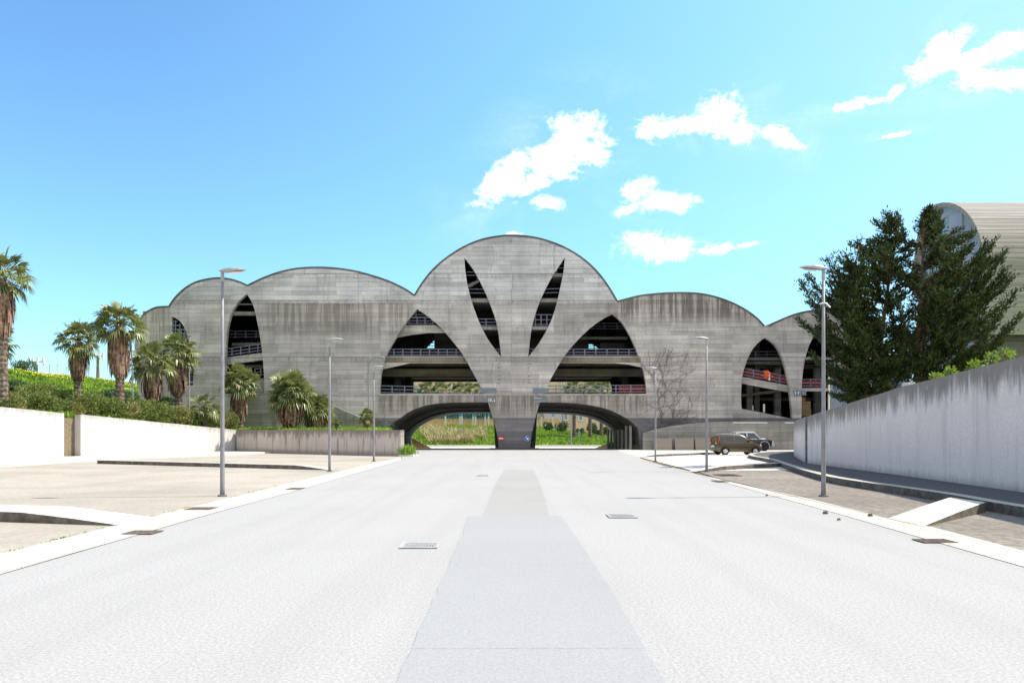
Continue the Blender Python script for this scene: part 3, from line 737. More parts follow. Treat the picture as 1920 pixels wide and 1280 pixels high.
# decks
deck = [(5.02, 4.6, -13.3, 13.3), (9.12, 8.25, -35.8, 35.8), (12.10, 11.75, -10, 10), (14.8, 14.5, -9.4, 9.4), (17.15, 16.9, -7.5, 7.5)]
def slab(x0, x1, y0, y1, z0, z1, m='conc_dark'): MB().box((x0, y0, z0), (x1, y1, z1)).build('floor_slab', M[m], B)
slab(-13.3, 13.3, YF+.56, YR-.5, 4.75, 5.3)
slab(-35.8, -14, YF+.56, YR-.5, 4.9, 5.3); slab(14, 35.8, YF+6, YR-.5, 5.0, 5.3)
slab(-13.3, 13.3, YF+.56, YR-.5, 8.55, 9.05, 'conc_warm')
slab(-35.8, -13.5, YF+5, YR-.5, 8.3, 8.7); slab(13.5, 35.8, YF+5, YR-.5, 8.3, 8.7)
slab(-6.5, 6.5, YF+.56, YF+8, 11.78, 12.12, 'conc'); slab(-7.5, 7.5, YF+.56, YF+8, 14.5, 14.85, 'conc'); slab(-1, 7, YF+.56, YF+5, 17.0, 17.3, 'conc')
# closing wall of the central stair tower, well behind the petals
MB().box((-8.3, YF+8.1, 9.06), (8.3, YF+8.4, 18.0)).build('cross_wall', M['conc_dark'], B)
# deck fascias with haunched undersides
def fas(pts, y0, y1, m='facade', name='deck_fascia'): MB().wallprism([fp(p) for p in pts], YF+y0, YF+y1).build(name, M[m], B)
fas([(705,666.5),(880,666.5),(890,679.5),(767,679.5),(735,687),(705,693)], .57, .95)
fas([(1035,666.5),(1205,666.5),(1214,694),(1204,687.5),(1180,682),(1154,679.5),(1035,679)], .57, .95)
fas([(735,608),(815,608),(838,622),(801,622.5),(770,626),(728,634)], .57, .95)
fas([(1090,620),(1190,620),(1190,625),(1090,625)], 5.0, 5.4, 'conc')
fas([(1140,628),(1190,628),(1190,640),(1140,640)], 7.0, 7.4, 'conc_dark')
# warm beams under deck two
fas([(700,684),(900,684),(900,699),(700,699)], 5.0, 5.7, 'conc_warm', 'beam'); fas([(1020,684),(1225,684),(1225,699),(1020,699)], 5.0, 5.7, 'conc_warm', 'beam')
# columns seen through the upper bays
for x, y0 in ((-12.2, 88), (12.2, 88), (-12.4, 98), (12.4, 98)):
    MB().box((x-.35, y0, 5.3), (x+.35, y0+.7, 8.55)).build('column', M['conc_dark'], B)
for k in range(7):
    y = YF+3.2+k*3.2
    MB().box((12.0, y, -.3), (12.22, y+.5, 2.0+.4*(k < 2))).build('column', M['pale'], B)
MB().box((12.25, YF+.6, -.3), (13.3, YR-.6, .45)).build('side_plinth', M['conc_dark'], B)
# left opening A : sloping ramp slab and decks
fas([(424,559+23.5),(490,559+23.5),(490,589.5),(424,589.5)], .57, .9, 'conc', 'deck_fascia')
fas([(432,567.5),(480,567.5),(480,569.5),(432,569.5)], .57, .8, 'conc', 'beam')
fas([(412,635.5),(500,634),(500,639),(412,641)], 3.5, 4.0, 'conc', 'deck_fascia')
fas([(412,670),(500,658.5),(500,672),(412,684)], .57, 1.1, 'facade', 'ramp_slab')
fas([(412,684),(500,678),(500,683),(412,689)], 2.5, 3.2, 'conc_warm', 'beam')
fas([(482,707),(500,704),(500,709),(482,712)], 1.5, 1.7, 'conc', 'ramp_slab')
fas([(452,712),(500,709),(500,740),(452,740)], .8, 1.2, 'conc', 'ramp_wall')
fas([(318,713),(366,713),(366,718),(318,718)], .57, .9, 'conc', 'deck_fascia')
# right openings C, D
fas([(1384,703.5),(1486,722.5),(1486,735),(1384,716)], .57, 1.1, 'facade', 'ramp_slab')
fas([(1384,673.5),(1486,673.5),(1486,679),(1384,679)], 2.5, 3.0, 'conc', 'deck_fascia')
fas([(1384,738),(1486,727),(1486,732),(1384,743)], 3.5, 4.2, 'conc_warm', 'beam')
fas([(1498,668.5),(1580,668.5),(1580,672.5),(1498,672.5)], .57, .95, 'facade', 'deck_fascia')
fas([(1498,726.5),(1580,726.5),(1580,732.5),(1498,732.5)], .57, .95, 'facade', 'deck_fascia')
slab(22.0, 35.8, YF+.96, YF+5, 8.85, 9.05)
for x in (24.5, 27.4, 31.5, 34): MB().box((x-.3, YF+4.2, -.4), (x+.3, YF+4.8, 8.3)).build('column', M['conc'], B)
# railings
def railing(x0, y0, x1, y1, dy, h=15, posts=None, n=3, Y=None):
    """pixels of the rail foot at the two ends; h rail height in px"""
    Yq = YF+dy; mb = MB(); a = Vector((*fp((x0, y0), Yq), 0)); b = Vector((*fp((x1, y1), Yq), 0)); hh = h*Yq/F
    L = (b-a).length; k = posts or max(1, round(L/1.5))
    for i in range(k+1):
        p = a.lerp(b, i/k); mb.box((p.x-.045, Yq-.04, p.y), (p.x+.045, Yq+.04, p.y+hh))
    for j in range(n):
        z = hh*(1-j*.40)-.03 if j else hh
        mb.tube([(a.x, Yq-.03, a.y+z), (b.x, Yq-.03, b.y+z)], .045, 6)
    mb.build('railing', M['rail'], B)
railing(712, 737.5, 782, 739, .3, 14.5, 3); railing(1014, 738, 1211, 737, .3, 15, 7)
MB().box((fp((782, 0))[0], YF+.2, fp((0, 738.5))[1]-.1), (fp((908, 0))[0], YF+.3, fp((0, 736.8))[1])).build('kick_rail', M['rail'], B)
railing(722, 667, 872, 667, .75, 12.5, 9); railing(1055, 667, 1200, 667, .75, 12.5, 7)
railing(752, 608, 812, 608, .75, 12, 4); railing(760, 596, 800, 596, .78, 12, 2)
railing(1110, 618, 1180, 618, 5.2, 12, 3)
railing(888, 612, 935, 612, .75, 14, 2, 3); railing(993, 612, 1036, 612, .75, 22, 4, 4)
railing(915, 668, 940, 668, .75, 14, 5, 2); railing(988, 668, 1020, 668, .75, 14, 3, 3)
railing(874, 559, 914, 559, .8, 17, 1, 2); railing(1014, 559, 1052, 558, .8, 17, 1, 2)
railing(868, 524, 895, 524, .8, 14, 1, 2); railing(1044, 512, 1060, 512, .8, 17, 1, 2)
fas([(868,529),(878,528),(898,519),(898,524),(880,534),(868,535)], 1.2, 1.6, 'conc', 'stair_flight')
railing(419, 669, 500, 657.5, .8, 14, 5); railing(422, 634, 500, 633, 3.7, 13, 4); railing(478, 706, 500, 703, 1.3, 14, 2)
railing(318, 712, 366, 712, .75, 12, 2)
railing(1388, 704, 1486, 722, .8, 15, 4); railing(1395, 672, 1480, 672, 2.7, 13, 4); railing(1500, 726, 1578, 726, .8, 15, 4)
mb = MB()
for k in range(6): mb.box((fp((323, 0))[0], YF+.2, fp((0, 603+k*7.5))[1]), (fp((323+min(40, 8+7*k), 0))[0], YF+.26, fp((0, 603+k*7.5))[1]+.09))
for x in (326, 334, 343, 352): mb.box((fp((x, 0))[0], YF+.27, fp((0, 650))[1]), (fp((x, 0))[0]+.09, YF+.33, fp((0, 596+ (x-322)*.8))[1]))
mb.build('window_grille', M['rail'], B)
# louvres across the rear apex openings
mb = MB()
for k in range(5):
    a = rp(798, 634+k*5); b = rp(850, 0); mb.box((a[0], YR-.8, a[1]-.05), (b[0], YR-.7, a[1]+.05))
a = rp(822, 658); mb.box((a[0]-.07, YR-.85, a[1]), (a[0]+.07, YR-.795, a[1]+1.7)); mb.build('louvre', M['rail'], B)
mb = MB()
for k in range(4): a = rp(1084, 646+k*3.6); b = rp(1124, 0); mb.box((a[0], YR-.8, a[1]-.05), (b[0], YR-.7, a[1]+.05))
for x in (1092, 1113): a = rp(x, 658); mb.box((a[0]-.07, YR-.85, a[1]), (a[0]+.07, YR-.795, a[1]+1))
mb.build('louvre', M['rail'], B)

# orange-red nets behind the rails : things that hang there
def net(x0, y0, x1, y1, h, dy, label):
    a = fp((x0, y0), YF+dy); b = fp((x1, y1), YF+dy); hh = h*(YF+dy)/F; mb = MB(); n = 14
    for i in range(n+1):
        t = i/n; x = a[0]+(b[0]-a[0])*t; z = a[1]+(b[1]-a[1])*t; y = YF+dy+.05*math.sin(i*1.9)
        sag = .04*math.sin(i*2.3)
        mb.v += [(x, y, z+.03), (x, y, z+hh-.06+sag), (x, y+.03, z+hh-.06+sag), (x, y+.03, z+.03)]
    for i in range(n):
        q = i*4
        for k in range(4): mb.f.append((q+k, q+(k+1) % 4, q+4+(k+1) % 4, q+4+k))
    o = mb.build('safety_net', M['net']); bm_fix(o.data); tag(o, label, 'safety net', 'red nets hung behind the railings')
net(1160, 737, 1211, 737, 14, .5, 'dark red net behind the lowest railing right of the central pier')
net(1388, 704, 1486, 722, 14, 1.0, 'red net behind the sloping ramp railing')
net(1502, 726, 1576, 726, 14, 1.0, 'red net behind the level railing partly hidden by the conifer')
mb = MB(); c0 = fp((1437, 706), YF+.95)
for k in range(34):
    an = random.random()*6.28; rr_ = .5*math.sqrt(random.random()); x = c0[0]-.1+rr_*math.cos(an)*(.6+.4*random.random()); z = c0[1]+.2+rr_*math.sin(an)*.9
    q_ = random.uniform(.02, .08); a_ = random.uniform(0, 3); mb.tube([(x-math.cos(a_)*.16, YF+.36, z-math.sin(a_)*.12), (x, YF+.33-.04*random.random(), z+.03), (x+math.cos(a_)*.16, YF+.38, z+math.sin(a_)*.12)], q_*.6, 5)
tag(mb.build('net_bundle', M['orange']), 'crumpled bright orange plastic netting bundle on the ramp railing', 'netting')
def post_block(x, y0, y1, wpx, dy, label):
    a = fp((x, y1), YF+dy); z1 = fp((x, y0), YF+dy)[1]; wd = wpx*K/2
    mb = MB(); mb.tube([(a[0], YF+dy, a[1]), (a[0], YF+dy, z1-.1), (a[0], YF+dy, z1)], [wd, wd, wd*.6], 8)
    tag(mb.build('marker_post', M['white']), label, 'post', 'white posts in the right-hand bays')
post_block(1442.5, 701, 713, 3, .4, 'small white post on the sloping ramp beside the orange netting')
post_block(1411.5, 760, 769, 2.6, 1.5, 'smaller white post standing low in the pointed right bay')
post_block(1432.5, 757, 773, 4, 1.5, 'taller white post standing low in the pointed right bay')
# stacked brown boards in bay D
for (x0, y0, x1, y1, l) in ((1500, 752, 1520, 765, 'brown board crate, upper one of the stack in the bay beside the wall'), (1500, 765, 1521, 780, 'brown board crate, lower one of the stack in the bay beside the wall'), (1500,744,1510,751.8,'small brown box on top of the board crates in the right bay')):
    a = fp((x0, y1), YF+2); b = fp((x1, y0), YF+2); mb = MB().box((a[0], YF+2, a[1]+.01), (b[0], YF+2.8, b[1]-.01)); mb.box((a[0]+.02, YF+1.97, (a[1]+b[1])/2-.04), (b[0]-.02, YF+1.995, (a[1]+b[1])/2+.04))
    tag(mb.build('board_crate', M['card']), l, 'crate', 'brown crates in the right bay')

# ---- sign plates and traffic signs on the pier
def plate(x0, y0, x1, y1, label, bars=None):
    a = fp((x0, y1)); b = fp((x1, y0)); t = thing('sign_plate', label, 'sign', ((a[0]+b[0])/2, YF-.06, a[1]))
    MB().box((a[0], YF-.09, a[1]), (b[0], YF-.02 if x0 > 880 else YF-.02, b[1])).build('panel', M['slate'], t)
    if bars:
        for (u0, v0, u1, v1) in bars:
            MB().box((a[0]+(b[0]-a[0])*u0, YF-.102, a[1]+(b[1]-a[1])*v0), (a[0]+(b[0]-a[0])*u1, YF-.093, a[1]+(b[1]-a[1])*v1)).build('letter_stroke', M['white'], t)
def letters(x, kinds):
    out = []; wd = .085
    for k in kinds:
        if k in 'E6L': out.append((x, .12, x+.022, .82))
        if k == 'E': out += [(x, .12, x+wd, .24), (x, .42, x+wd*.8, .54), (x, .70, x+wd, .82)]
        if k == '6': out += [(x, .12, x+wd, .24), (x, .42, x+wd, .54), (x, .70, x+wd, .82), (x+wd-.022, .24, x+wd, .42)]
        if k == 'L': out += [(x, .12, x+wd, .26)]
        x += wd+.045
    return out
plate(899, 728, 930.5, 736.6, 'blank slate-blue plate on the pier, upper one at the left deck edge')
plate(905.5, 745.2, 928.7, 753.8, 'slate-blue plate with white characters on the pier, lower left', letters(.44, '66L')+[(.9, .1, .97, .3), (.88, .5, .97, .62)])
plate(999, 728, 1029, 736.6, 'blank slate-blue plate on the pier, upper one at the right deck edge')
plate(1000.5, 745.2, 1023.5, 753.8, 'slate-blue plate with flaked white marks on the pier, lower right', [(.03+.1*k, .84, .03+.1*k+.06, .95) for k in range(6)]+[(.05+.11*k, .05+.03*(k % 2), .05+.11*k+.05, .16) for k in range(6)])
plate(1488, 732, 1501.5, 741, 'slate-blue plate on the narrow right pillar, left one of the pair', [(.15, .2, .25, .8), (.55, .2, .65, .8), (.55, .7, .8, .8)])
plate(1503, 732, 1511, 741, 'slate-blue plate on the narrow right pillar, right one of the pair')
def disc(name, cx_, cy_, r, y, m, parent, th=.02, n=32):
    mb = MB(); mb.tube([(cx_, y, cy_), (cx_, y+th, cy_)], r, n); return mb.build(name, m, parent)
def roundsign(x, y, label, kind):
    c_ = fp((x, y)); t = thing('traffic_sign', label, 'traffic sign', (c_[0], YF-.1, c_[1]))
    disc('sign_disc', c_[0], c_[1], .255, YF-.12, M['red' if kind == 'no' else 'blue'], t, .03)
    mb = MB(); n = 32
    for k in range(n):
        an = 2*math.pi*k/n; an2 = 2*math.pi*(k+1)/n
        mb.add([(c_[0]+r_*math.cos(q), YF-.127, c_[1]+r_*math.sin(q)) for q, r_ in ((an, .238), (an2, .238), (an2, .255), (an, .255))]+[(c_[0]+r_*math.cos(q), YF-.118, c_[1]+r_*math.sin(q)) for q, r_ in ((an, .238), (an2, .238), (an2, .255), (an, .255))], [(0, 1, 2, 3), (4, 7, 6, 5), (0, 4, 5, 1), (3, 2, 6, 7)])
    if kind != 'no': mb.build('border', M['white'], t)
    mb = MB()
    if kind == 'no': mb.box((c_[0]-.215, YF-.13, c_[1]-.045), (c_[0]+.215, YF-.121, c_[1]+.045)); nm_ = 'white_bar'
    else:
        nm_ = 'arrow'; dx = Vector((.7071, -.7071)); px_ = Vector((.7071, .7071)); cc_ = Vector(c_)
        pts = [cc_-dx*.17+px_*.03, cc_+dx*.03+px_*.03, cc_+dx*.03+px_*.105, cc_+dx*.19, cc_+dx*.03-px_*.105, cc_+dx*.03-px_*.03, cc_-dx*.17-px_*.03]
        mb.wallprism([(p.x, p.y) for p in pts], YF-.13, YF-.121)
    mb.build(nm_, M['white'], t)
    MB().box((c_[0]-.02, YF-.088, c_[1]-.2), (c_[0]+.02, YF-.005, c_[1]+.2)).build('bracket', M['galv'], t)
roundsign(939.5, 821.5, 'round red no-entry sign with white bar on the pier foot', 'no')
roundsign(988.5, 821.5, 'round blue sign with white arrow pointing down right on the pier foot', 'arrow')
# dark drip marks below the petals: weathered recessed rungs
def rungs(x, y0, n, seed):
    rnd = random.Random(seed)
    for k in range(n):
        y = y0+k*7.2
        for q in range(3):
            a = fp((x-3+q*2.2+rnd.uniform(-.4, .4), y+rnd.uniform(-1.5, 1))); wd = rnd.uniform(.03, .07); hh = rnd.uniform(.08, .22)*(1 if q < 2 else .5)
            MB().box((a[0], YF-.006, a[1]-hh), (a[0]+wd, YF+.003, a[1])).build('rust_mark', M['conc_dark'], B)
rungs(936.5, 681, 6, 1); rungs(992.5, 681, 6, 2)
# retaining ramp walls in front of the facade
def lowwall(pts, y0, y1, label, m='conc'):
    Yw = y0; mb = MB().wallprism([fp(p, Yw) for p in pts], Yw, y1)
    return tag(mb.build('ramp_wall', M[m]), label, 'wall')
lowwall([(455,737),(560,737),(606,752),(640,767),(676,783),(700,797),(716,812),(716,846),(455,846)], 76.5, 76.9, 'shaded concrete ramp wall sloping down to the right behind the palms')
lowwall([(1206,812),(1230,805),(1252,800),(1297,793.5),(1337,790.5),(1372,790),(1500,790),(1500,846),(1206,846)], 78.2, 78.6, 'grimy concrete retaining wall behind the parked cars')
for (x0, x1, l) in ((1374, 1438, 'long pale ledge strip on top of the retaining wall behind the pickup'), (1472, 1488, 'short pale ledge strip on the retaining wall beside the curved wall end')):
    a = fp((x0, 793), 78.1); b = fp((x1, 791.6), 78.1); tag(MB().box((a[0], 78.0, a[1]), (b[0], 78.19, b[1])).build('ledge', M['white']), l, 'ledge')
for k, (x0, x1) in enumerate(((1226, 1259.5), (1265.5, 1300), (1303.5, 1333))):
    a = fp((x0, 841), 77.5); b = fp((x1, 821.5), 77.5)
    mb = MB(); mb.add([(a[0], 77.3, -.02), (b[0], 77.3, -.02), (b[0], 77.9, -.02), (a[0], 77.9, -.02), (a[0], 77.5, b[1]), (b[0], 77.5, b[1]), (b[0], 77.75, b[1]), (a[0], 77.75, b[1])], [(0,3,2,1),(4,5,6,7),(0,1,5,4),(1,2,6,5),(2,3,7,6),(3,0,4,7)])
    tag(mb.build('concrete_barrier', M['wall_x']), ('pale concrete barrier block, leftmost of the row by the vine', 'pale concrete barrier block, middle one of the row', 'pale concrete barrier block partly hidden behind the lamp post and cars')[k], 'barrier', 'barrier blocks against the retaining wall')
# ochre stone flanks at the far mouth
mb = MB(); a = [(-13.2, 107), (-12.9, 108.4)]
P0 = rp(771, 820); P1 = rp(773, 842); P2 = rp(811, 842)
mb.wallprism([P0, P1, P2], YR+.6, YR+1.0); tag(mb.build('flank_wall', M['brownstone']), 'triangular ochre stone flank at the far mouth of the left roadway', 'wall')
mb = MB(); mb.wallprism([rp(1148, 828), rp(1149, 842), rp(1112, 842)], YR+.6, YR+1.0); tag(mb.build('flank_wall', M['brownstone']), 'small triangular ochre flank at the far mouth of the right roadway', 'wall')

# ------------------------------------------------------------------ STREET LAMPS
def lamp(base, H, side, label, headlen=.60, r0=.064, foot=False):
    t = thing('street_lamp', label, 'street lamp', base, 'slim grey street lamps along the road')
    x, y, z = base
    MB().tube([(x, y, z), (x, y, z+.25), (x, y, z+H*.6), (x, y, z+H-.14)], [r0, r0*.95, r0*.74, r0*.52], 12).build('pole', M['galv'], t, smooth=True)
    MB().tube([(x, y, z+H-.34), (x, y, z+H-.1)], r0*.72, 12).build('collar', M['lamp'], t)
    s = side; mb = MB()
    prof = [(-.07, .0, .045, .07), (.06, -.02, .085, .085), (.25, -.02, .10, .125), (.45, -.01, .075, .12), (.58, .015, .03, .07), (.62, .02, .012, .03)]
    sl_ = .055
    for (u, dn, hh, wd) in prof:
        cz = z+H-.03+sl_*u
        for (a_, b_) in ((-1, 0), (-1, .45), (-.45, 1), (.45, 1), (1, .45), (1, 0)):
            mb.v.append((x+s*u*headlen/.6, y+a_*wd, cz+(dn-.04 if b_ == 0 else -.04+hh*b_)))
    n = len(prof)
    for i in range(n-1):
        for k in range(6): mb.f.append((i*6+k, i*6+(k+1) % 6, (i+1)*6+(k+1) % 6, (i+1)*6+k))
    mb.f += [tuple(range(6)), tuple(range(6*n-1, 6*n-7, -1))]
    o = mb.build('lamp_head', M['lamp'], t); bm_fix(o.data)
    mb = MB(); zb = z+H-.094+sl_*.35
    mb.add([(x+s*.16, y-.08, zb-.022), (x+s*.5, y-.07, zb), (x+s*.5, y+.07, zb), (x+s*.16, y+.08, zb-.022), (x+s*.18, y-.06, zb-.035), (x+s*.47, y-.05, zb-.015), (x+s*.47, y+.05, zb-.015), (x+s*.18, y+.06, zb-.035)], [(0, 1, 2, 3), (7, 6, 5, 4), (0, 4, 5, 1), (1, 5, 6, 2), (2, 6, 7, 3), (3, 7, 4, 0)])
    mb.build('diffuser', M['lens'], t)
    mb = MB(); mb.tube([(x, y, z-.02), (x, y, z+.03)], r0*1.9, 12); mb.build('base_collar', M['conc'], t)
    return t
L = [((417, 929.5), 5.92, 1, 'tall slim street lamp nearest the camera on the left parking area'),
     ((618, 883.5), 5.66, 1, 'slim street lamp on the left, second from the camera'),
     ((701, 864.5), 5.50, 1, 'slim street lamp at the right end of the low stained wall'),
     ((1544, 930), 5.97, -1, 'tall slim street lamp nearest the camera on the right'),
     ((1325, 884), 5.68, -1, 'slim street lamp standing left of the parked cars'),
     ((1229, 864.5), 5.42, -1, 'slim street lamp in front of the bare climbing vine')]
for (p, H, s, lb) in L: lamp(tuple(gp(*p)), H, s, lb)
# arm lamp behind the cross wall
b0 = at(691, 790, 74); b0.z = 1.5
t = thing('street_lamp', 'street lamp with a curved arm behind the low stained wall', 'street lamp', b0)
topz = at(0, 670, 74).z
MB().tube([b0, (b0.x, b0.y, topz-.9), (b0.x+.04, b0.y, topz-.5), (b0.x+.2, b0.y, topz-.22), (b0.x+.5, b0.y, topz-.08), (b0.x+.9, b0.y, topz)], [.075, .06, .055, .05, .045, .04], 8).build('pole', M['galv'], t)
MB().tube([(b0.x+.85, b0.y, topz), (b0.x+1.0, b0.y, topz+.03), (b0.x+1.35, b0.y, topz+.01), (b0.x+1.45, b0.y, topz)], [.04, .1, .09, .02], 8).build('lamp_head', M['galv'], t)
# white cctv bracket on right lamp 1
b1 = gp(1544, 930)
t = thing('cable_bracket', 'white cable bracket strapped to the nearest right lamp post', 'bracket', (b1.x, b1.y, 4.4))
zc = at(0, 570, b1.y).z
MB().box((b1.x-.075, b1.y-.075, zc), (b1.x+.075, b1.y+.075, zc+.035)).build('strap', M['white'], t)
MB().tube([(b1.x+.03, b1.y-.08, zc+.02), (b1.x+.14, b1.y-.1, zc-.1)], .02, 6).build('bracket_arm', M['white'], t)
# thin poles
def pole(x, yt, yb, Y, r, label, m='galv', topper=False):
    a = at(x, yb, Y); z1 = at(x, yt, Y).z; t = thing('pole', label, 'pole', a)
    MB().tube([a, (a.x, a.y, z1)], [r, r*.8], 8).build('shaft', M[m], t)
    MB().tube([(a.x, a.y, z1), (a.x, a.y, z1+.08)], r*1.6, 8).build('cap', M[m], t); return t
pole(249, 690, 800, 64, .06, 'dark thin pole left of the building between two palms', 'lamp')
pole(355, 690, 790, 66, .06, 'thin grey pole before the small left opening of the building')
pole(1554.5, 703, 780, 62, .09, 'pale pole behind the curved wall end beside the conifer', 'pale')
pole(244, 716, 735, 95, .08, 'short post with flat cap on the hill crest by the building', 'lamp')
def mast(x, yt, yb, Y, label):
    a = at(x, yb, Y); z1 = at(x, yt, Y).z; t = thing('antenna_mast', label, 'antenna mast', a)
    MB().tube([(a.x, a.y, a.z-1), (a.x, a.y, z1)], [.35, .22], 8).build('mast', M['palmtrunk'] if yt < 670 else M['galv'], t)
    mb = MB(); rnd = random.Random(int(x))
    for k in range(7):
        an = k*.9; r_ = .8+.5*rnd.random(); mb.box((a.x+r_*math.cos(an)-.13, a.y+r_*math.sin(an)-.1, z1-.7+rnd.random()*.3), (a.x+r_*math.cos(an)+.13, a.y+r_*math.sin(an)+.1, z1+.4+rnd.random()*.4))
    mb.build('antenna', M['awhite'], t)
    mb = MB()
    for k in range(7): an = k*.9; mb.tube([(a.x, a.y, z1-.2), (a.x+1.0*math.cos(an), a.y+1.0*math.sin(an), z1)], .05, 5)
    mb.build('bracket', M['galv'], t)
mast(68, 677, 695, 140, 'short white telecom mast on the hill crest at far left')
mast(183.5, 666, 714, 150, 'taller telecom mast on the hill crest between the palms')
# wire fence posts on the crest
for k, (x, y0, y1) in enumerate(((93,683,703),(107,683,703),(124,687,706),(166,690,712),(208,702,715),(228,703,717))):
    a = at(x, y1, 118); z1 = at(x, y0, 118).z; mb = MB().tube([(a.x, a.y, a.z-.5), (a.x, a.y, z1)], .04, 5); mb.tube([(a.x, a.y, z1-.3), (a.x+.25, a.y, z1)], .025, 5)
    tag(mb.build('fence_post', M['galv']), 'thin bare fence post on the hill crest', 'fence post', 'thin fence posts along the hill crest')

# ------------------------------------------------------------------ DRAIN GRATES
def grate(x0, y0, x1, y1, label, m='iron', z=.009):
    a = gp((x0+x1)/2, y1); b = gp((x0+x1)/2, y0); wd = (x1-x0)*a.y/F*.96; yb = max(b.y, a.y+.22)
    t = thing('drain_grate', label, 'drain grate', (a.x, a.y, 0), 'drain grates in the road'); x_0 = a.x-wd/2; x_1 = a.x+wd/2
    MB().box((x_0, a.y, z-.004), (x_1, yb, z)).build('pit_shade', M['dark'], t)  # flat dark plate, paints the shade below the bars
    mb = MB(); f_ = .025
    mb.box((x_0-.01, a.y-.02, z), (x_1+.01, a.y+f_, z+.012)); mb.box((x_0-.01, yb-f_, z), (x_1+.01, yb+.02, z+.012))
    mb.box((x_0-.01, a.y+f_, z), (x_0+f_, yb-f_, z+.012)); mb.box((x_1-f_, a.y+f_, z), (x_1+.01, yb-f_, z+.012)); mb.build('frame', M[m], t)
    mb = MB(); n = 11
    for k in range(n):
        x = x_0+.05+(x_1-x_0-.1)*k/(n-1); mb.box((x-.010, a.y+f_, z+.001), (x+.010, yb-f_, z+.010))
    mb.build('bars', M[m], t)
grate(748, 1019, 820, 1028, 'grey slotted drain grate nearest the camera in the left lane', 'ironb')
grate(1143, 965, 1196, 971, 'grey slotted drain grate in the right lane', 'ironb')
grate(228, 996, 285, 1002, 'rusty drain grate nearest the camera in the left edging')
grate(345, 952, 394, 956, 'rusty drain grate in the left edging left of the first lamp post')
grate(535, 915, 560, 918, 'rusty drain grate in the left edging beyond the first lamp post')
grate(1733, 1012, 1795, 1018, 'brown drain grate in the right edging near the camera')
grate(893, 890, 916, 892, 'small drain grate far off in the left lane', 'ironb')
grate(1345, 901, 1368, 904, 'small rusty drain grate far along the right edging')
grate(1350, 889, 1392, 892, 'rusty drain grate in the right parking bay', 'iron', .002)
# small stones and litter
for k, (x, y, s_) in enumerate(((1548, 963, .05), (1632, 968, .045), (1573, 976, .03), (1438, 930, .03))):
    p = gp(x, y); mb = MB(); rnd = random.Random(k)
    mb.tube([(p.x-s_, p.y, .01), (p.x-s_*.5, p.y+.01, .03), (p.x+s_*.4, p.y, .035), (p.x+s_, p.y, .012)], [s_*.3, s_*.7, s_*.8, s_*.2], 6)
    tag(mb.build('stone', M['iron']), ('small dark stone on the edging, leftmost of the loose stones by the right lamp', 'small stone on the paving closest to the bright ramp', 'tiny stone lying on the asphalt', 'tiny dark stone on the edging behind the lamp shadow')[k], 'stone', 'loose stones at the right road edge')

# ------------------------------------------------------------------ VEHICLES
def wheel(parent, x, y, r, wd, rimc, side):
    """axis along local Y; side = direction of the outer face"""
    mb = MB(); n = 24; prof = [(-wd/2, r*.62), (-wd/2, r*.93), (-wd*.35, r), (wd*.35, r), (wd/2, r*.93), (wd/2, r*.62)]
    for (o_, rr_) in prof:
        for k in range(n): an = 2*math.pi*k/n; mb.v.append((x+rr_*math.cos(an), y+o_, r+rr_*math.sin(an)))
    for i in range(5):
        for k in range(n): mb.f.append((i*n+k, i*n+(k+1) % n, (i+1)*n+(k+1) % n, (i+1)*n+k))
    mb.f += [tuple(range(n)), tuple(range(6*n-1, 5*n-1, -1))]
    w_ = mb_local(mb, 'wheel', M['tyre'], parent); bm_fix(w_.data)
    mb = MB(); yo = y+side*(wd/2+.004)
    for k in range(n):
        a = 2*math.pi*k/n; b = 2*math.pi*(k+1)/n
        mb.add([(x+q*math.cos(e), yo+side*(.0 if q > r*.3 else .02), r+q*math.sin(e)) for q, e in ((r*.2, a), (r*.2, b), (r*.6, b), (r*.6, a))], [(0, 1, 2, 3)])
    for k in range(7):
        a = 2*math.pi*k/7; dx, dz = math.cos(a), math.sin(a)
        mb.tube([(x, yo+side*.02, r), (x+dx*r*.58, yo+side*.02, r+dz*r*.58)], [.05, .035], 6)
    rm = mb_local(mb, 'rim', rimc, w_)
    return w_
def mb_local(mb, name, m, parent, smooth=False, bevel=0):
    me = bpy.data.meshes.new(name); me.from_pydata(mb.v, [], mb.f); me.update(); me.materials.append(m)
    if smooth:
        for p in me.polygons: p.use_smooth = True
    o = bpy.data.objects.new(name, me); col.objects.link(o); o.parent = parent
    if bevel: md = o.modifiers.new('bevel', 'BEVEL'); md.width = bevel; md.segments = 2; md.limit_method = 'ANGLE'; md.angle_limit = R(25)
    return o
M['tyre'] = plain('tyre rubber', (.02, .02, .022), .85, .2)
M['rim'] = plain('silver wheel rim', (.45, .45, .47), .35, .5, .6)
def paint(name, c, metal=.35):
    m, g, b = mat(name); v = coords(g); n = g.noise(v, 5, 3); finish(g, b, g.mix(g.ss(n, .3, .7), tuple(q*.9 for q in c), c), .28, .5)
    b.inputs['Metallic'].default_value = metal; b.inputs['Coat Weight'].default_value = .25; b.inputs['Coat Roughness'].default_value = .06; return m
M['bronze'] = paint('bronze car paint', (.12, .092, .058))
M['black'] = paint('black car paint', (.012, .012, .014), .1)
M['silver'] = paint('silver car paint', (.50, .51, .52), .5)
M['taillight'] = plain('red lamp glass', (.55, .01, .01), .2, .6); M['headlight'] = plain('clear lamp glass', (.7, .72, .72), .12, .7)
M['plastic'] = plain('dark plastic', (.035, .035, .037), .6, .3)
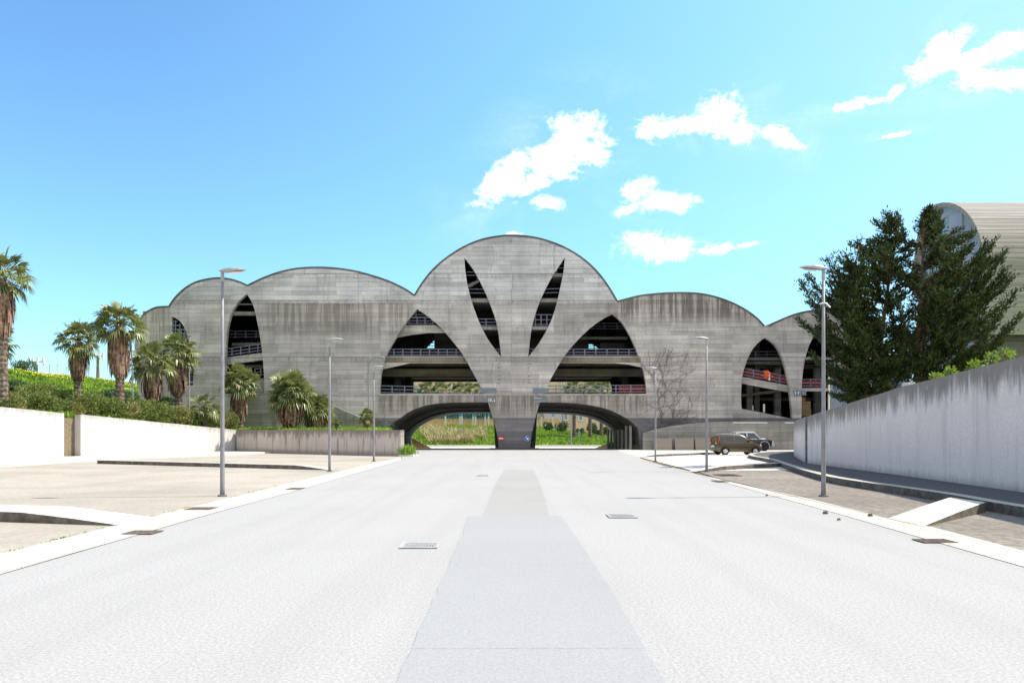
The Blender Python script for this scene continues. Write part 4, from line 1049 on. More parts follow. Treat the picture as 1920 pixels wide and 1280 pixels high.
def loft_body(st, name, m, parent, bevel=.03):
    """st: list of (x, [(halfwidth, z), ...]) from sill to top; mirrored and closed"""
    mb = MB(); k = len(st[0][1])
    for (x, pr_) in st:
        for (hw, z) in pr_: mb.v.append((x, -hw, z))
        for (hw, z) in reversed(pr_): mb.v.append((x, hw, z))
    n = 2*k
    for i in range(len(st)-1):
        for j in range(n): mb.f.append((i*n+j, i*n+(j+1) % n, (i+1)*n+(j+1) % n, (i+1)*n+j))
    mb.f += [tuple(range(n)), tuple(range(n*len(st)-1, n*(len(st)-1)-1, -1))]
    o = mb_local(mb, name, m, parent, True, 0); bm_fix(o.data)
    md = o.modifiers.new('es', 'EDGE_SPLIT'); md.split_angle = R(34)
    return o
def side_poly(parent, name, m, pts, hwf, th=.012, both=True):
    """pts (x,z) on the flank; hwf(z) gives half width"""
    for s in ((-1, 1) if both else (-1,)):
        mb = MB(); n = len(pts)
        mb.v = [(x, s*(hwf(z)+th), z) for x, z in pts]+[(x, s*(hwf(z)-.02), z) for x, z in pts]
        mb.f = [tuple(range(n)), tuple(range(2*n-1, n-1, -1))]+[(i, (i+1) % n, n+(i+1) % n, n+i) for i in range(n)]
        o = mb_local(mb, name, m, parent); bm_fix(o.data)
def archring(parent, x, r, y, m, z0):
    for s in (-1, 1):
        mb = MB(); n = 16; vs = []
        for k in range(n+1):
            a = math.pi*(-.05+1.1*k/n)
            for rr_ in (r*1.13, r*1.26): mb.v += [(x+rr_*math.cos(a), s*y, z0+rr_*math.sin(a)), (x+rr_*math.cos(a), s*(y+.035), z0+rr_*math.sin(a))]
        for k in range(n):
            q = 4*k
            mb.f += [(q, q+4, q+5, q+1), (q+2, q+3, q+7, q+6), (q+1, q+5, q+7, q+3)]
        o = mb_local(mb, 'wheel_arch', m, parent); bm_fix(o.data)
def well_shade(parent, x, r, y, z0):
    for s in (-1, 1):
        mb = MB(); n = 20; pts = [(x+r*1.14*math.cos(2*math.pi*k/n), z0+r*1.14*math.sin(2*math.pi*k/n)) for k in range(n)]
        pts = [p for p in pts if p[1] > .16]
        m_ = len(pts); mb.v = [(a, s*(y+.008), b) for a, b in pts]+[(a, s*(y-.1), b) for a, b in pts]
        mb.f = [tuple(range(m_)), tuple(range(2*m_-1, m_-1, -1))]+[(i, (i+1) % m_, m_+(i+1) % m_, m_+i) for i in range(m_)]
        o = mb_local(mb, 'well_shade', M['dark'], parent); bm_fix(o.data)  # flat dark disc, paints the shade inside the wheel arch
# small hatchback, length 3.54, heading +X
pc = at(1383, 852, 62.5); car = thing('parked_car', 'small bronze hatchback car with roof rails parked by the rounded kerb', 'car', (16.85, 61.5, 0), None, R(6))
hwc = .79
def sec(x, z0, zb, hw, zt=None, hwt=None):   # sill, low flank, belt
    return (x, [(hw*.93, z0), (hw, z0+.16), (hw, zb-.12), (hw*.965, zb), (hw*.6, zb+.015)])
loft_body([sec(-1.77, .34, .86, .70), sec(-1.74, .28, .93, .76), sec(-1.55, .24, .96, .79), sec(-.9, .22, .95, .79), sec(0, .22, .94, .79), sec(.75, .22, .93, .79), sec(1.1, .22, .93, .785), sec(1.45, .24, .84, .77), sec(1.65, .28, .72, .72), sec(1.77, .34, .58, .60)], 'body', M['bronze'], car)
def gh(x, zb, zt, hb, ht): return (x, [(hb, zb), (hb-(hb-ht)*.55, zb+(zt-zb)*.6), (ht, zt-.05), (ht*.9, zt), (ht*.5, zt+.015)])
loft_body([gh(-1.70, .93, .97, .74, .72), gh(-1.62, .93, 1.38, .75, .63), gh(-1.50, .93, 1.47, .755, .62), gh(-.6, .93, 1.52, .76, .62), gh(.1, .93, 1.51, .76, .61), gh(.38, .93, 1.44, .76, .62), gh(.95, .92, 1.02, .75, .72), gh(1.1, .92, .935, .74, .72)], 'cabin', M['bronze'], car)
hwg = lambda z: .76-.125*max(0, (z-.93))/.5
side_poly(car, 'side_window', M['glassd'], [(-1.50, 1.0), (-1.44, 1.38), (-1.17, 1.41), (-1.17, .99)], hwg)
side_poly(car, 'side_window', M['glassd'], [(-1.08, .99), (-1.08, 1.42), (-.42, 1.43), (-.42, .98)], hwg)
side_poly(car, 'side_window', M['glassd'], [(-.34, .98), (-.34, 1.43), (.14, 1.42), (.36, 1.34), (.80, 1.02), (.78, .98)], hwg)
side_poly(car, 'rub_strip', M['plastic'], [(-1.1, .52), (-1.1, .58), (.95, .58), (.95, .52)], lambda z: .79)
mb = MB(); mb.add([(.42, -.56, 1.43), (.42, .56, 1.43), (.98, .66, 1.03), (.98, -.66, 1.03), (.40, -.56, 1.40), (.40, .56, 1.40), (.95, .66, 1.0), (.95, -.66, 1.0)], [(0, 1, 2, 3), (7, 6, 5, 4), (0, 4, 5, 1), (1, 5, 6, 2), (2, 6, 7, 3), (3, 7, 4, 0)])
ws = mb_local(mb, 'windscreen', M['glassd'], car); ws.location = (.02, 0, .035)
mb = MB().box((-1.715, -.56, 1.02), (-1.64, .56, 1.36)); mb_local(mb, 'rear_window', M['glassd'], car)
for s in (-1, 1):
    mb = MB().box((-1.765, s*.62-.06, .80), (-1.675, s*.62+.115, 1.28)); mb_local(mb, 'tail_light', M['taillight'], car, False, .02)
    mb = MB().box((-1.772, s*.62-.06, .84), (-1.757, s*.62+.118, .92)); mb_local(mb, 'reversing_light', M['white'], car)
    mb = MB().box((1.52, s*.60-.11, .60), (1.70, s*.60+.10, .76)); mb_local(mb, 'headlight', M['headlight'], car, False, .03)
    mb = MB().tube([(-1.3, s*.56, 1.50), (-1.2, s*.56, 1.57), (0, s*.56, 1.575), (.15, s*.56, 1.52)], .02, 6); mb_local(mb, 'roof_rail', M['silver'], car)
    mb = MB().box((.62, s*.86-.08, .98), (.74, s*.86+.08, 1.10)); mb_local(mb, 'mirror', M['plastic'], car, False, .02)
mb = MB().box((-1.80, -.68, .34), (-1.70, .68, .52)); mb_local(mb, 'bumper', M['bronze'], car, False, .03)
mb = MB().box((1.70, -.66, .32), (1.79, .66, .50)); mb_local(mb, 'bumper', M['bronze'], car, False, .03)
mb = MB().box((-1.812, -.26, .60), (-1.755, .26, .71)); mb_local(mb, 'number_plate', M['white'], car)
for x in (-1.13, 1.17):
    well_shade(car, x, .30, .79, .30); archring(car, x, .29, .79, M['bronze'], .30)
    for s in (-1, 1): wheel(car, x, s*.74, .29, .19, M['rim'], s)
# pickup truck, length 5.0, heading +X
tr = thing('pickup_truck', 'black and silver double-cab pickup truck parked behind the small bronze car', 'pickup truck', (21.1, 74.2, 0), None, R(7))
def ts(x, z0, zt, hw, zt2=None): return (x, [(hw*.95, z0), (hw, z0+.12), (hw, zt-.12), (hw*.96, zt-.02), (hw*.7, zt)])
loft_body([ts(-.05, .42, 1.08, .86), ts(.8, .42, 1.08, .86), ts(1.0, .42, 1.09, .86), ts(1.9, .42, 1.04, .84), ts(2.28, .45, .98, .80), ts(2.38, .5, .88, .74)], 'body', M['black'], tr)
loft_body([ts(-1.05, .42, 1.08, .85), ts(-.04, .42, 1.08, .86)], 'rear_door', M['black'], tr)
mb = MB()
for s in (-1, 1): mb.box((-2.5, s*.84-.03, .50), (-1.08, s*.84+.03, 1.10))
mb.box((-2.52, -.86, .50), (-2.46, .86, 1.10)); mb.box((-2.46, -.8, .50), (-1.08, .8, .60)); mb_local(mb, 'cargo_bed', M['black'], tr)
loft_body([gh(-1.12, 1.06, 1.10, .82, .80), gh(-1.05, 1.06, 1.68, .82, .66), gh(-.85, 1.06, 1.76, .82, .66), gh(.55, 1.06, 1.76, .82, .65), gh(.75, 1.06, 1.68, .82, .66), gh(1.25, 1.06, 1.12, .81, .78)], 'cabin', M['silver'], tr)
hwt_ = lambda z: .82-.15*max(0, z-1.06)/.65
side_poly(tr, 'side_window', M['glassd'], [(-.92, 1.12), (-.90, 1.62), (-.12, 1.64), (-.12, 1.12)], hwt_)
side_poly(tr, 'side_window', M['glassd'], [(-.02, 1.12), (-.02, 1.64), (.62, 1.62), (1.08, 1.14)], hwt_)
mb = MB(); mb.add([(.74, -.58, 1.67), (.74, .58, 1.67), (1.24, .70, 1.13), (1.24, -.70, 1.13), (.70, -.58, 1.64), (.70, .58, 1.64), (1.2, .70, 1.1), (1.2, -.70, 1.1)], [(0, 1, 2, 3), (7, 6, 5, 4), (0, 4, 5, 1), (1, 5, 6, 2), (2, 6, 7, 3), (3, 7, 4, 0)])
ws = mb_local(mb, 'windscreen', M['glassd'], tr); ws.location = (.03, 0, .02)
mb = MB(); mb.add([(1.05, -.3, 1.09), (1.9, -.32, 1.05), (1.9, .32, 1.05), (1.05, .3, 1.09), (1.3, -.25, 1.15), (1.85, -.27, 1.14), (1.85, .27, 1.14), (1.3, .25, 1.15)], [(0, 3, 2, 1), (4, 5, 6, 7), (0, 1, 5, 4), (1, 2, 6, 5), (2, 3, 7, 6), (3, 0, 4, 7)])
mb_local(mb, 'hood_scoop', M['silver'], tr)
loft_body([ts(2.22, .42, .74, .86), ts(2.46, .44, .72, .82), ts(2.54, .48, .68, .7)], 'bumper', M['silver'], tr)
for s in (-1, 1):
    mb = MB().box((2.15, s*.66-.13, .74), (2.40, s*.66+.13, .90)); mb_local(mb, 'headlight', M['headlight'], tr, False, .03)
    mb = MB().box((-2.53, s*.78-.06, .72), (-2.44, s*.78+.10, .98)); mb_local(mb, 'tail_light', M['taillight'], tr)
    mb = MB().box((.95, s*.93-.09, 1.1), (1.07, s*.93+.09, 1.28)); mb_local(mb, 'mirror', M['silver'], tr, False, .02)
    mb = MB().box((-1.0, s*.88-.05, .36), (1.0, s*.88+.05, .42)); mb_local(mb, 'side_step', M['silver'], tr)
for x in (-1.55, 1.52):
    well_shade(tr, x, .40, .86, .42); archring(tr, x, .39, .86, M['silver'], .42)
    for s in (-1, 1): wheel(tr, x, s*.82, .38, .26, M['rim'] if x < 0 else M['tyre'], s)

# ------------------------------------------------------------------ BARREL-ROOFED HALL on the right
HL = thing('barrel_roofed_hall', 'large hall with ribbed concrete barrel roof and tall windows behind the conifer', 'building', (36, 61.5, 0))
XE = 36.0; XW = 95.0
prof = [(61.5, 0), (61.5, 9.0), (61.6, 14.0)]
for k in range(1, 13):
    a = math.pi*.5*k/12; prof.append((69.6-8.0*math.cos(a), 14.0+6.85*math.sin(a)))
for k in range(1, 9):
    a = math.pi*.5*k/8; prof.append((69.6+3.1*math.sin(a), 14.0+6.85*math.cos(a)))
prof += [(72.7, 0)]
me = bpy.data.meshes.new('barrel_roof'); vs = []; uvv = []; acc = 0; sl0 = 2
rp_ = prof[1:-1]; d_ = [0]
for i in range(1, len(rp_)): d_.append(d_[-1]+math.dist(rp_[i], rp_[i-1]))
for i, (y, z) in enumerate(rp_):
    e = Vector((0, 69-y, 10-z)).normalized()*.35
    vs += [(XE-.45, y, z), (XW, y, z), (XE-.45, y+e.y, z+e.z), (XW, y+e.y, z+e.z)]
fs = []
for i in range(len(rp_)-1):
    a = 4*i; fs += [(a, a+1, a+5, a+4), (a+2, a+6, a+7, a+3), (a, a+4, a+6, a+2)]
me.from_pydata([(x-36, y-61.5, z) for x, y, z in vs], [], fs); me.update(); ul = me.uv_layers.new(name='UVMap')
for p in me.polygons:
    for l_ in p.loop_indices: ul.data[l_].uv = (0, d_[me.loops[l_].vertex_index//4]/d_[-1])
me.materials.append(M['roof']); o = bpy.data.objects.new('barrel_roof', me); col.objects.link(o); o.parent = HL
mb = MB(); mb.box((XE+.2, 61.9, -.2), (XW, 62.2, 11.8)); mb.build('side_wall', M['conc_dark'], HL)
# end wall, slightly behind the roof edge
ep = [(y, z-.35) for y, z in prof]; ep[0] = (61.9, -.2); ep[-1] = (72.5, -.2); ep = [(max(61.9, min(72.45, y)), max(-.2, z)) for y, z in ep]
mb = MB(); n = len(ep); mb.v = [(XE, y, z) for y, z in ep]+[(XE+.4, y, z) for y, z in ep]
mb.f = [tuple(range(n)), tuple(range(2*n-1, n-1, -1))]+[(i, (i+1) % n, n+(i+1) % n, n+i) for i in range(n)]
o = mb.build('end_wall', M['hallside'], HL); bm_fix(o.data)
def ewin(y0, z0, y1, z1, arched=0):
    f = MB()
    f.box((XE-.07, y0, z0), (XE-.004, y1, z0+.14)); f.box((XE-.07, y0, z1-.14), (XE-.004, y1, z1)); f.box((XE-.07, y0, z0+.14), (XE-.004, y0+.16, z1-.14)); f.box((XE-.07, y1-.16, z0+.14), (XE-.004, y1, z1-.14))
    nz = max(1, int((z1-z0)/1.6))
    for k in range(1, nz): zz = z0+(z1-z0)*k/nz; f.box((XE-.06, y0+.16, zz-.05), (XE-.004, y1-.16, zz+.05))
    wn = f.build('window', M['frame'], HL); g2 = MB().box((XE-.03, y0+.1, z0+.1), (XE-.004+.003, y1-.1, z1-.1)); q = g2.build('pane', M['glass'], None)
    q.parent = wn; q.location = (-36, -61.5, 0)
ewin(67.35, 13.3, 68.6, 19.5); ewin(68.75, 12.7, 70.1, 19.9); ewin(70.3, 12.9, 71.6, 18.6); ewin(67.4, 4, 68.6, 11.5); ewin(68.8, 4, 70.2, 11.5)
MB().box((XE-.16, 61.95, 8.0), (XE-.004, 63.6, 15.6)).build('corner_panel', M['hallpanel'], HL)
MB().box((XE-.14, 65.2, 15.5), (XE-.004, 67.2, 19.4)).build('vent_panel', M['hallside'], HL)
for k, y in enumerate((62.4, 63.4)): MB().box((XE-.24, y-.06, 7.5), (XE-.165, y+.06, 15.0-.7*k)).build('mullion', M['frame'], HL)
# low pale-blue annex between the bays and the conifer
a = at(1592, 760, 70); b = at(1705, 690, 70)
AX = thing('annex_building', 'low pale lavender annex wall seen under the conifer branches', 'building', (a.x, 70, 0))
MB().box((a.x, 70, -.2), (b.x, 74, b.z)).build('wall', M['hallside'], AX)
for x in (1596, 1602): p = at(x, 745, 70); MB().box((p.x-.07, 69.9, p.z-2), (p.x+.07, 69.995, b.z-.2)).build('downpipe', M['rail'], AX)
for (x, y) in ((1655, 712), (1680, 712)): p = at(x, y, 70); MB().box((p.x-.5, 69.93, p.z-.5), (p.x+.5, 69.995, p.z+.5)).build('window', M['glass'], AX)

# ------------------------------------------------------------------ FAR SIDE: wall, fence, building
tag(MB().box((-40, 175, 2.0), (10.5, 175.4, 4.65)).build('tuff_wall', M['tuff']), 'ochre tuff stone wall under the turquoise fence beyond the building', 'wall')
# fence with posts
tf = thing('turquoise_fence', 'turquoise metal fence on top of the ochre stone wall', 'fence', (0, 174.6, 5))
fx = [px_ for px_ in (834, 863, 866, 886, 891, 911, 916)]
mb = MB()
x0 = -16; x1 = 6.5
for z in (4.8, 6.6): mb.box((x0, 174.5, z), (x1, 174.56, z+.08))
x = x0
while x < x1: mb.box((x, 174.42, 4.7), (x+.07, 174.48, 6.65)); x += .42
mb.build('fence_panel', M['bluefence'], tf)
for k, px_ in enumerate((835, 862.5, 866, 887, 891.5, 910, 916, 1006, 1015.5, 1037)):
    p = at(px_, 800, 172); h1 = 5.5
    t = thing('fence_pillar', ['pale concrete pillar before the ochre wall, seen through the left arch', 'pale concrete pillar before the ochre wall, seen through the right arch'][px_ > 960], 'pillar', (p.x, 172, 2.2), ['pillars seen through the left arch', 'pillars seen through the right arch'][px_ > 960])
    MB().box((p.x-.15, 171.8, 2.0), (p.x+.15, 172.2, h1-.4)).build('shaft', M['pale'], t)
    MB().box((p.x-.14, 171.78, h1-.4), (p.x+.14, 172.18, h1+.9)).build('cap', M['bluefence'], t)
CB = thing('cream_building', 'cream plastered building with small windows seen beyond the arches', 'building', (0, 205, 0))
MB().box((-26, 205, 0), (12.5, 206, 15.5)).build('wall', M['cream'], CB)
MB().box((12.6, 200, 0), (27, 206, 14.5)).build('wall', M['cream'], CB)
MB().box((8.0, 199, 0), (12.4, 204.9, 9.5)).build('wing', M['cream_sh'], CB)
MB().box((27.1, 203, 0), (34, 206, 7)).build('wing', M['cream_sh'], CB)
for (px_, py_) in ((1089, 782), (1061, 781), (850, 728), (790, 728)):
    p = at(px_, py_, 199.5 if px_ > 1000 else 204.5); f = MB().box((p.x-.6, p.y, p.z-.9), (p.x+.6, p.y+.3, p.z+.9)).build('window', M['white'], CB)
    q = MB().box((p.x-.4, p.y-.03, p.z-.65), (p.x+.4, p.y-.005, p.z+.65)).build('pane', M['glass'], None); q.parent = f; q.location = (0, -205, 0)
pole(1071, 776, 833, 118, .09, 'thin grey pole on the bright pavement beyond the right arch')
p = at(1086, 833, 120); t = thing('road_sign', 'small dark road sign seen from behind beyond the right arch', 'road sign', (p.x, 120, -.3))
MB().tube([(p.x, 120, -.4), (p.x, 120, at(0, 806, 120).z)], .035, 6).build('post', M['galv'], t)
z = at(0, 811, 120).z; MB().add([], []).wallprism([(p.x-.25, z), (p.x, z+.5), (p.x+.25, z), (p.x, z-.5)], 119.85, 119.92).build('panel', M['slate'], t)

# ------------------------------------------------------------------ VEGETATION
def leafquad(mb, p, d, up, L, Wd, droop=0.0):
    s = d.cross(up)
    if s.length < 1e-4: s = Vector((1, 0, 0))
    s.normalize(); a = p; b = p+d*L*.5+Vector((0, 0, droop*.3)); c = p+d*L+Vector((0, 0, -droop))
    n = len(mb.v); mb.v += [tuple(a-s*Wd*.25), tuple(a+s*Wd*.25), tuple(b+s*Wd*.5), tuple(b-s*Wd*.5), tuple(c)]
    mb.f += [(n, n+1, n+2, n+3), (n+3, n+2, n+4)]
def rdir(rnd):
    z = rnd.uniform(-1, 1); a = rnd.uniform(0, 6.283); r = math.sqrt(1-z*z); return Vector((r*math.cos(a), r*math.sin(a), z))
def palm(x, cy, rpx, sk_y, Y, label, base_z=None, cnt=38, group='fan palms behind the left walls', skw=.42, seed=0, px_abs=None):
    rnd = random.Random(seed+int(x*3+Y)); c = at(x, cy, Y); Rr = rpx*Y/F
    X = c.x; zb = base_z if base_z is not None else (hill_z(X, Y) if X < wall_left_x(min(Y, 70.8))+.6 or Y < 66 else 1.75)
    if X > -23.4: zb = 1.7 if base_z is None else base_z
    t = thing('fan_palm', label, 'palm tree', (X, Y, zb-.1), group)
    lean = rnd.uniform(-.15, .15)
    # trunk with leaf-base scales
    ztop = c.z-.1*Rr; H = max(.4, ztop-zb); pts = []; rs = []; n = max(5, int(H/.16)); r0 = max(.12, min(.30, Rr*.13))
    for k in range(n+1):
        s_ = k/n; pts.append((X+lean*(1-s_), Y, zb-.1+H*s_)); rs.append(r0*(1.15-.25*s_)*(1.0+(.13 if k % 2 else -.05)))
    mb = MB(); mb.tube(pts, rs, 10)
    for k in range(int(H*26)):
        s_ = rnd.random(); an = rnd.uniform(0, 6.28); p = Vector((X+lean*(1-s_)+math.cos(an)*r0, Y+math.sin(an)*r0, zb+H*s_)); dd = Vector((math.cos(an), math.sin(an), 1.3)).normalized()
        leafquad(mb, p, dd, Vector((0, 0, 1)), .2, .13)
    mb.build('trunk', M['palmtrunk'], t)
    mb = MB(); cc_ = Vector((X, Y, c.z-.05*Rr))
    for k in range(cnt):
        s_ = (k+.5)/cnt; el = math.asin(max(-1, min(1, 1.0-1.62*s_)))+rnd.uniform(-.12, .12); az = k*2.39996+rnd.uniform(-.3, .3)
        dr = Vector((math.cos(el)*math.cos(az), math.cos(el)*math.sin(az), math.sin(el)))
        side = dr.cross(Vector((0, 0, 1))); side = side.normalized() if side.length > .05 else Vector((1, 0, 0)); up = side.cross(dr).normalized()
        roll = rnd.uniform(-.7, .7); side, up = side*math.cos(roll)+up*math.sin(roll), up*math.cos(roll)-side*math.sin(roll)
        pl = Rr*rnd.uniform(.46, .70); sag = Vector((0, 0, -Rr*.10*math.cos(el)))
        hub = cc_+dr*pl+sag
        mb.tube([cc_, cc_+dr*pl*.5, hub], [.035, .025, .018], 4, False)
        fr = Rr*rnd.uniform(.40, .54); m_ = 17
        for q in range(m_):
            an = R(-118+236*q/(m_-1))+rnd.uniform(-.05, .05); dl = (dr*math.cos(an)+side*math.sin(an)+up*.16*abs(math.sin(an))).normalized()
            ll = fr*(1-.30*abs(an)/2.1)*rnd.uniform(.9, 1.1)
            w_ = .085*Rr/1.6+.02
            dz = ll*(.20+.32*max(0, 1-math.sin(el)))*rnd.uniform(.5, 1.3)
            s2 = dl.cross(up).normalized(); n0 = len(mb.v)
            m1 = hub+dl*ll*.55+Vector((0, 0, -dz*.15)); tip = hub+dl*ll*.92+Vector((0, 0, -dz))
            mb.v += [tuple(hub-s2*w_*.2), tuple(hub+s2*w_*.2), tuple(m1+s2*w_*.5+up*.03), tuple(m1-s2*w_*.5), tuple(tip)]
            mb.f += [(n0, n0+1, n0+2, n0+3), (n0+3, n0+2, n0+4)]
    mb.build('crown', M['palm'], t)
    if sk_y:
        zs = at(x, sk_y, Y).z; mb = MB(); top_ = cc_.z-.12*Rr; Ls = max(.3, top_-zs)
        for k in range(int(430*max(.5, min(1, Ls/2.0)))):
            s_ = rnd.random()**.8; an = rnd.uniform(0, 6.28); wr = Rr*skw*(math.sin(math.pi*min(1, .22+s_*.62)))*rnd.uniform(.55, 1.08)
            z0 = top_-s_*Ls*.62; p = Vector((X+math.cos(an)*wr*.75, Y+math.sin(an)*wr*.75, z0)); ll = min(Ls*.45, z0-zs)*rnd.uniform(.8, 1.15)
            out = Vector((math.cos(an)*rnd.uniform(0, .3), math.sin(an)*rnd.uniform(0, .3), -1)).normalized()
            sd_ = Vector((-math.sin(an), math.cos(an), 0))*rnd.uniform(.04, .11); n0 = len(mb.v); m1 = p+out*ll*.5; e = p+out*ll-Vector((math.cos(an), math.sin(an), 0))*ll*.12
            mb.v += [tuple(p-sd_*.3), tuple(p+sd_*.3), tuple(m1+sd_), tuple(m1-sd_), tuple(e+sd_*.5), tuple(e-sd_*.5)]
            mb.f += [(n0, n0+1, n0+2, n0+3), (n0+3, n0+2, n0+4, n0+5)]
        # drooping dead fans between crown and skirt
        for k in range(26):
            an = rnd.uniform(0, 6.28); el = rnd.uniform(-1.15, -.5); dr = Vector((math.cos(el)*math.cos(an), math.cos(el)*math.sin(an), math.sin(el))); hub = cc_+dr*Rr*.38
            for q in range(9):
                sp = Vector((-math.sin(an), math.cos(an), 0))*(q-4)*.16; dl = (dr*.5+sp+Vector((0, 0, -.7))).normalized(); leafquad(mb, hub, dl, Vector((math.cos(an), math.sin(an), 0)), Rr*.36, .07)
        mb.build('dead_frond_skirt', M['palmdead'], t)
    return t
palm(2, 512, 62, 632, 50.5, 'tallest fan palm, cut by the left edge of the photo, with a long brown skirt')
palm(-12, 640, 44, 720, 54, 'fan palm low at the left photo edge beneath the tallest palm')
palm(147, 634, 46, 712, 62, 'fan palm standing alone on the green slope, leftmost complete one')
palm(224, 603, 54, 708, 60, 'high fan palm with thick scaly trunk left of the building edge', cnt=42)
palm(286, 676, 48, 755, 66, 'fan palm in front of the left end of the building, left of a taller neighbour', cnt=42)
palm(333, 654, 48, 742, 70, 'fan palm before the small left opening of the building')
palm(382, 762, 36, None, 68, 'short young fan palm with yellowish upright fronds above the hedge', cnt=22)
palm(448, 713, 42, 788, 74, 'fan palm in front of the tall pointed left opening')
palm(545, 733, 50, 800, 69, 'big dense fan palm with barrel-shaped brown skirt', cnt=70, skw=.62)
palm(594, 764, 38, 806, 71, 'squat fan palm leaning against the big dense palm on its right', cnt=46, skw=.75)
palm(630, 794, 14, 806, 67, 'tiny fan palm behind the low stained wall', cnt=20)
palm(688, 779, 20, 806, 65, 'small fan palm beside the curved-arm lamp', cnt=26)
for k, (x, cy, r, Y, b_) in enumerate(((800, 728, 24, 186, 2), (829, 731, 26, 184, 2), (862, 729, 24, 188, 2), (893, 731, 24, 185, 2), (760, 730, 24, 186, 2))):
    palm(x, cy, r, cy+26, Y, 'far fan palm before the cream building, seen through the upper left bay', b_, 34, 'palms beyond the upper left bay', seed=k)
for k, (x, cy, r, Y, b_) in enumerate(((1076, 727, 24, 140, .5), (1106, 730, 24, 142, .5), (1128, 728, 24, 150, .5))):
    palm(x, cy, r, cy+24, Y, ['far palm with its trunk left of the others in the right arch', 'far palm with its trunk in the middle of the three in the right arch', 'far palm with its trunk rightmost in the right arch'][k], b_, 34, 'palms beyond the right arch', seed=k)

def bush(x, y, z, rx, ry, rz, n, label, m='bush', L=.16, group=None, name='shrub', cat='shrub', seed=1):
    rnd = random.Random(seed); t = thing(name, label, cat, (x, y, z-rz*.5), group)
    mb = MB(); lumps = [(rnd.uniform(-.55, .55)*rx, rnd.uniform(-.5, .5)*ry, rnd.uniform(-.3, .5)*rz, rnd.uniform(.4, .62)) for _ in range(9)]
    for k in range(n):
        lx, ly, lz, lr = rnd.choice(lumps); dv = rdir(rnd); q = rnd.uniform(.65, 1.08)**.7
        if rnd.random() < .06: q *= 1.2
        p = Vector((x+lx+dv.x*rx*lr*q, y+ly+dv.y*ry*lr*q, z+lz+dv.z*rz*lr*q))
        d2 = (dv+rdir(rnd)*.9+Vector((0, 0, .35))).normalized(); leafquad(mb, p, d2, rdir(rnd), L*rnd.uniform(.6, 1.4), L*.5)
    mb.build('foliage', M[m], t)
    mb = MB()
    for k in range(6):
        lx, ly, lz, lr = lumps[k]; mb.tube([(x+lx*.2, y+ly*.2, z-rz*.9), (x+lx*.7, y+ly*.7, z-rz*.1), (x+lx, y+ly, z+lz)], [.05, .03, .015], 5)
    mb.build('stem', M['twig'], t)
hb = [(-20,762,30,20),(22,760,34,24),(62,758,34,26),(100,768,26,20),(135,772,24,17),(168,762,24,22),(200,768,26,22),(236,776,26,20),(268,770,22,22),(300,775,26,24),(330,783,22,20),(356,784,20,17),(382,786,22,19),(412,790,22,20),(430,795,14,14)]
descr = ['cut by the left photo edge','at the far left above the white wall','second clump from the left above the white wall','before the wall gap','right above the wall gap','right of the lone palm trunk','between the lone palm and the scaly-trunked palm','at the foot of the scaly-trunked palm','left of the palm before the building end','at the foot of the palm before the building end','below the palm by the small opening','left of the young yellowish palm','around the foot of the young palm','above the white wall near its low end','at the very end of the hedge by the low wall']
for k, (x, y, rx, ry) in enumerate(hb):
    Y = 44.0
    while Y < 71 and (x-CX)*Y/F > wall_left_x(min(Y, 70.4)): Y += .2
    Y += 1.5; p = at(x, y, Y); s_ = Y/F
    bush(p.x, Y, p.z, rx*s_*1.3, 1.3, ry*s_*1.25, 4200, 'rounded olive-green hedge shrub '+descr[k], group='shrubs along the top of the white wall', name='hedge_shrub', seed=k, L=.13, m=('bush', 'bush3', 'bush')[k % 3])
for k, (x, y, r, Y) in enumerate(((60, 727, 30, 66), (215, 740, 26, 72), (110, 742, 30, 63), (300, 748, 18, 72), (255, 755, 20, 70), (20, 720, 24, 72))):
    p = at(x, y+6, Y); p.z = max(p.z, hill_z(p.x, Y)+.1); bush(p.x, Y, p.z, r*Y/F*1.5, 1.6, r*Y/F*.55, 3600, 'low dark green scrub patch on the hillside '+['left of the lone palm', 'between the two high palms', 'just above the hedge at the left', 'beside the building end', 'under the scaly-trunked palm', 'near the tallest palm'][k], m='darkbush' if k % 2 else 'bush', L=.16, group='scrub on the hillside', seed=50+k)
bush(*at(718, 803, 66)[:2], 1.9, .9, .8, .8, 900, 'grey-green bush at the foot of the facade left of the roadway', m='darkbush', L=.1, seed=77)
bush(*at(45, 690, 120)[:2], at(45, 690, 120).z, 2, 1.5, 1, 900, 'dark bush on the hill crest beside the antenna', m='darkbush', L=.3, seed=78)
for k, (x, y, r) in enumerate(((1052, 802, 14), (1085, 812, 10), (1108, 803, 12), (1133, 808, 9), (1028, 799, 9), (1120,812,8))):
    Y = 158; p = at(x, y, Y); bush(p.x, Y, p.z, r*Y/F, 1.2, r*Y/F*.8, 700, ['dark bush left of the thin pole beyond the right arch', 'dark bush around the road sign beyond the right arch', 'dark bush between the palm trunks beyond the right arch', 'small dark bush at the right side of the right arch', 'small dark bush nearest the pier beyond the right arch', 'low bush under the rightmost palm trunk beyond the arch'][k], m='darkbush', L=.35, group='bushes beyond the right arch', seed=90+k)
for k, x in enumerate((795, 822, 850, 878, 905, 925)):
    Y = 180; p = at(x, 782, Y); bush(p.x, Y, 5.2, 2.6, 1.5, 1.9, 900, ['leftmost', 'second', 'third', 'fourth', 'fifth', 'rightmost'][k]+' dark tree crown behind the turquoise fence in the left arch', m='darkbush', L=.5, group='tree crowns behind the turquoise fence', seed=150+k)
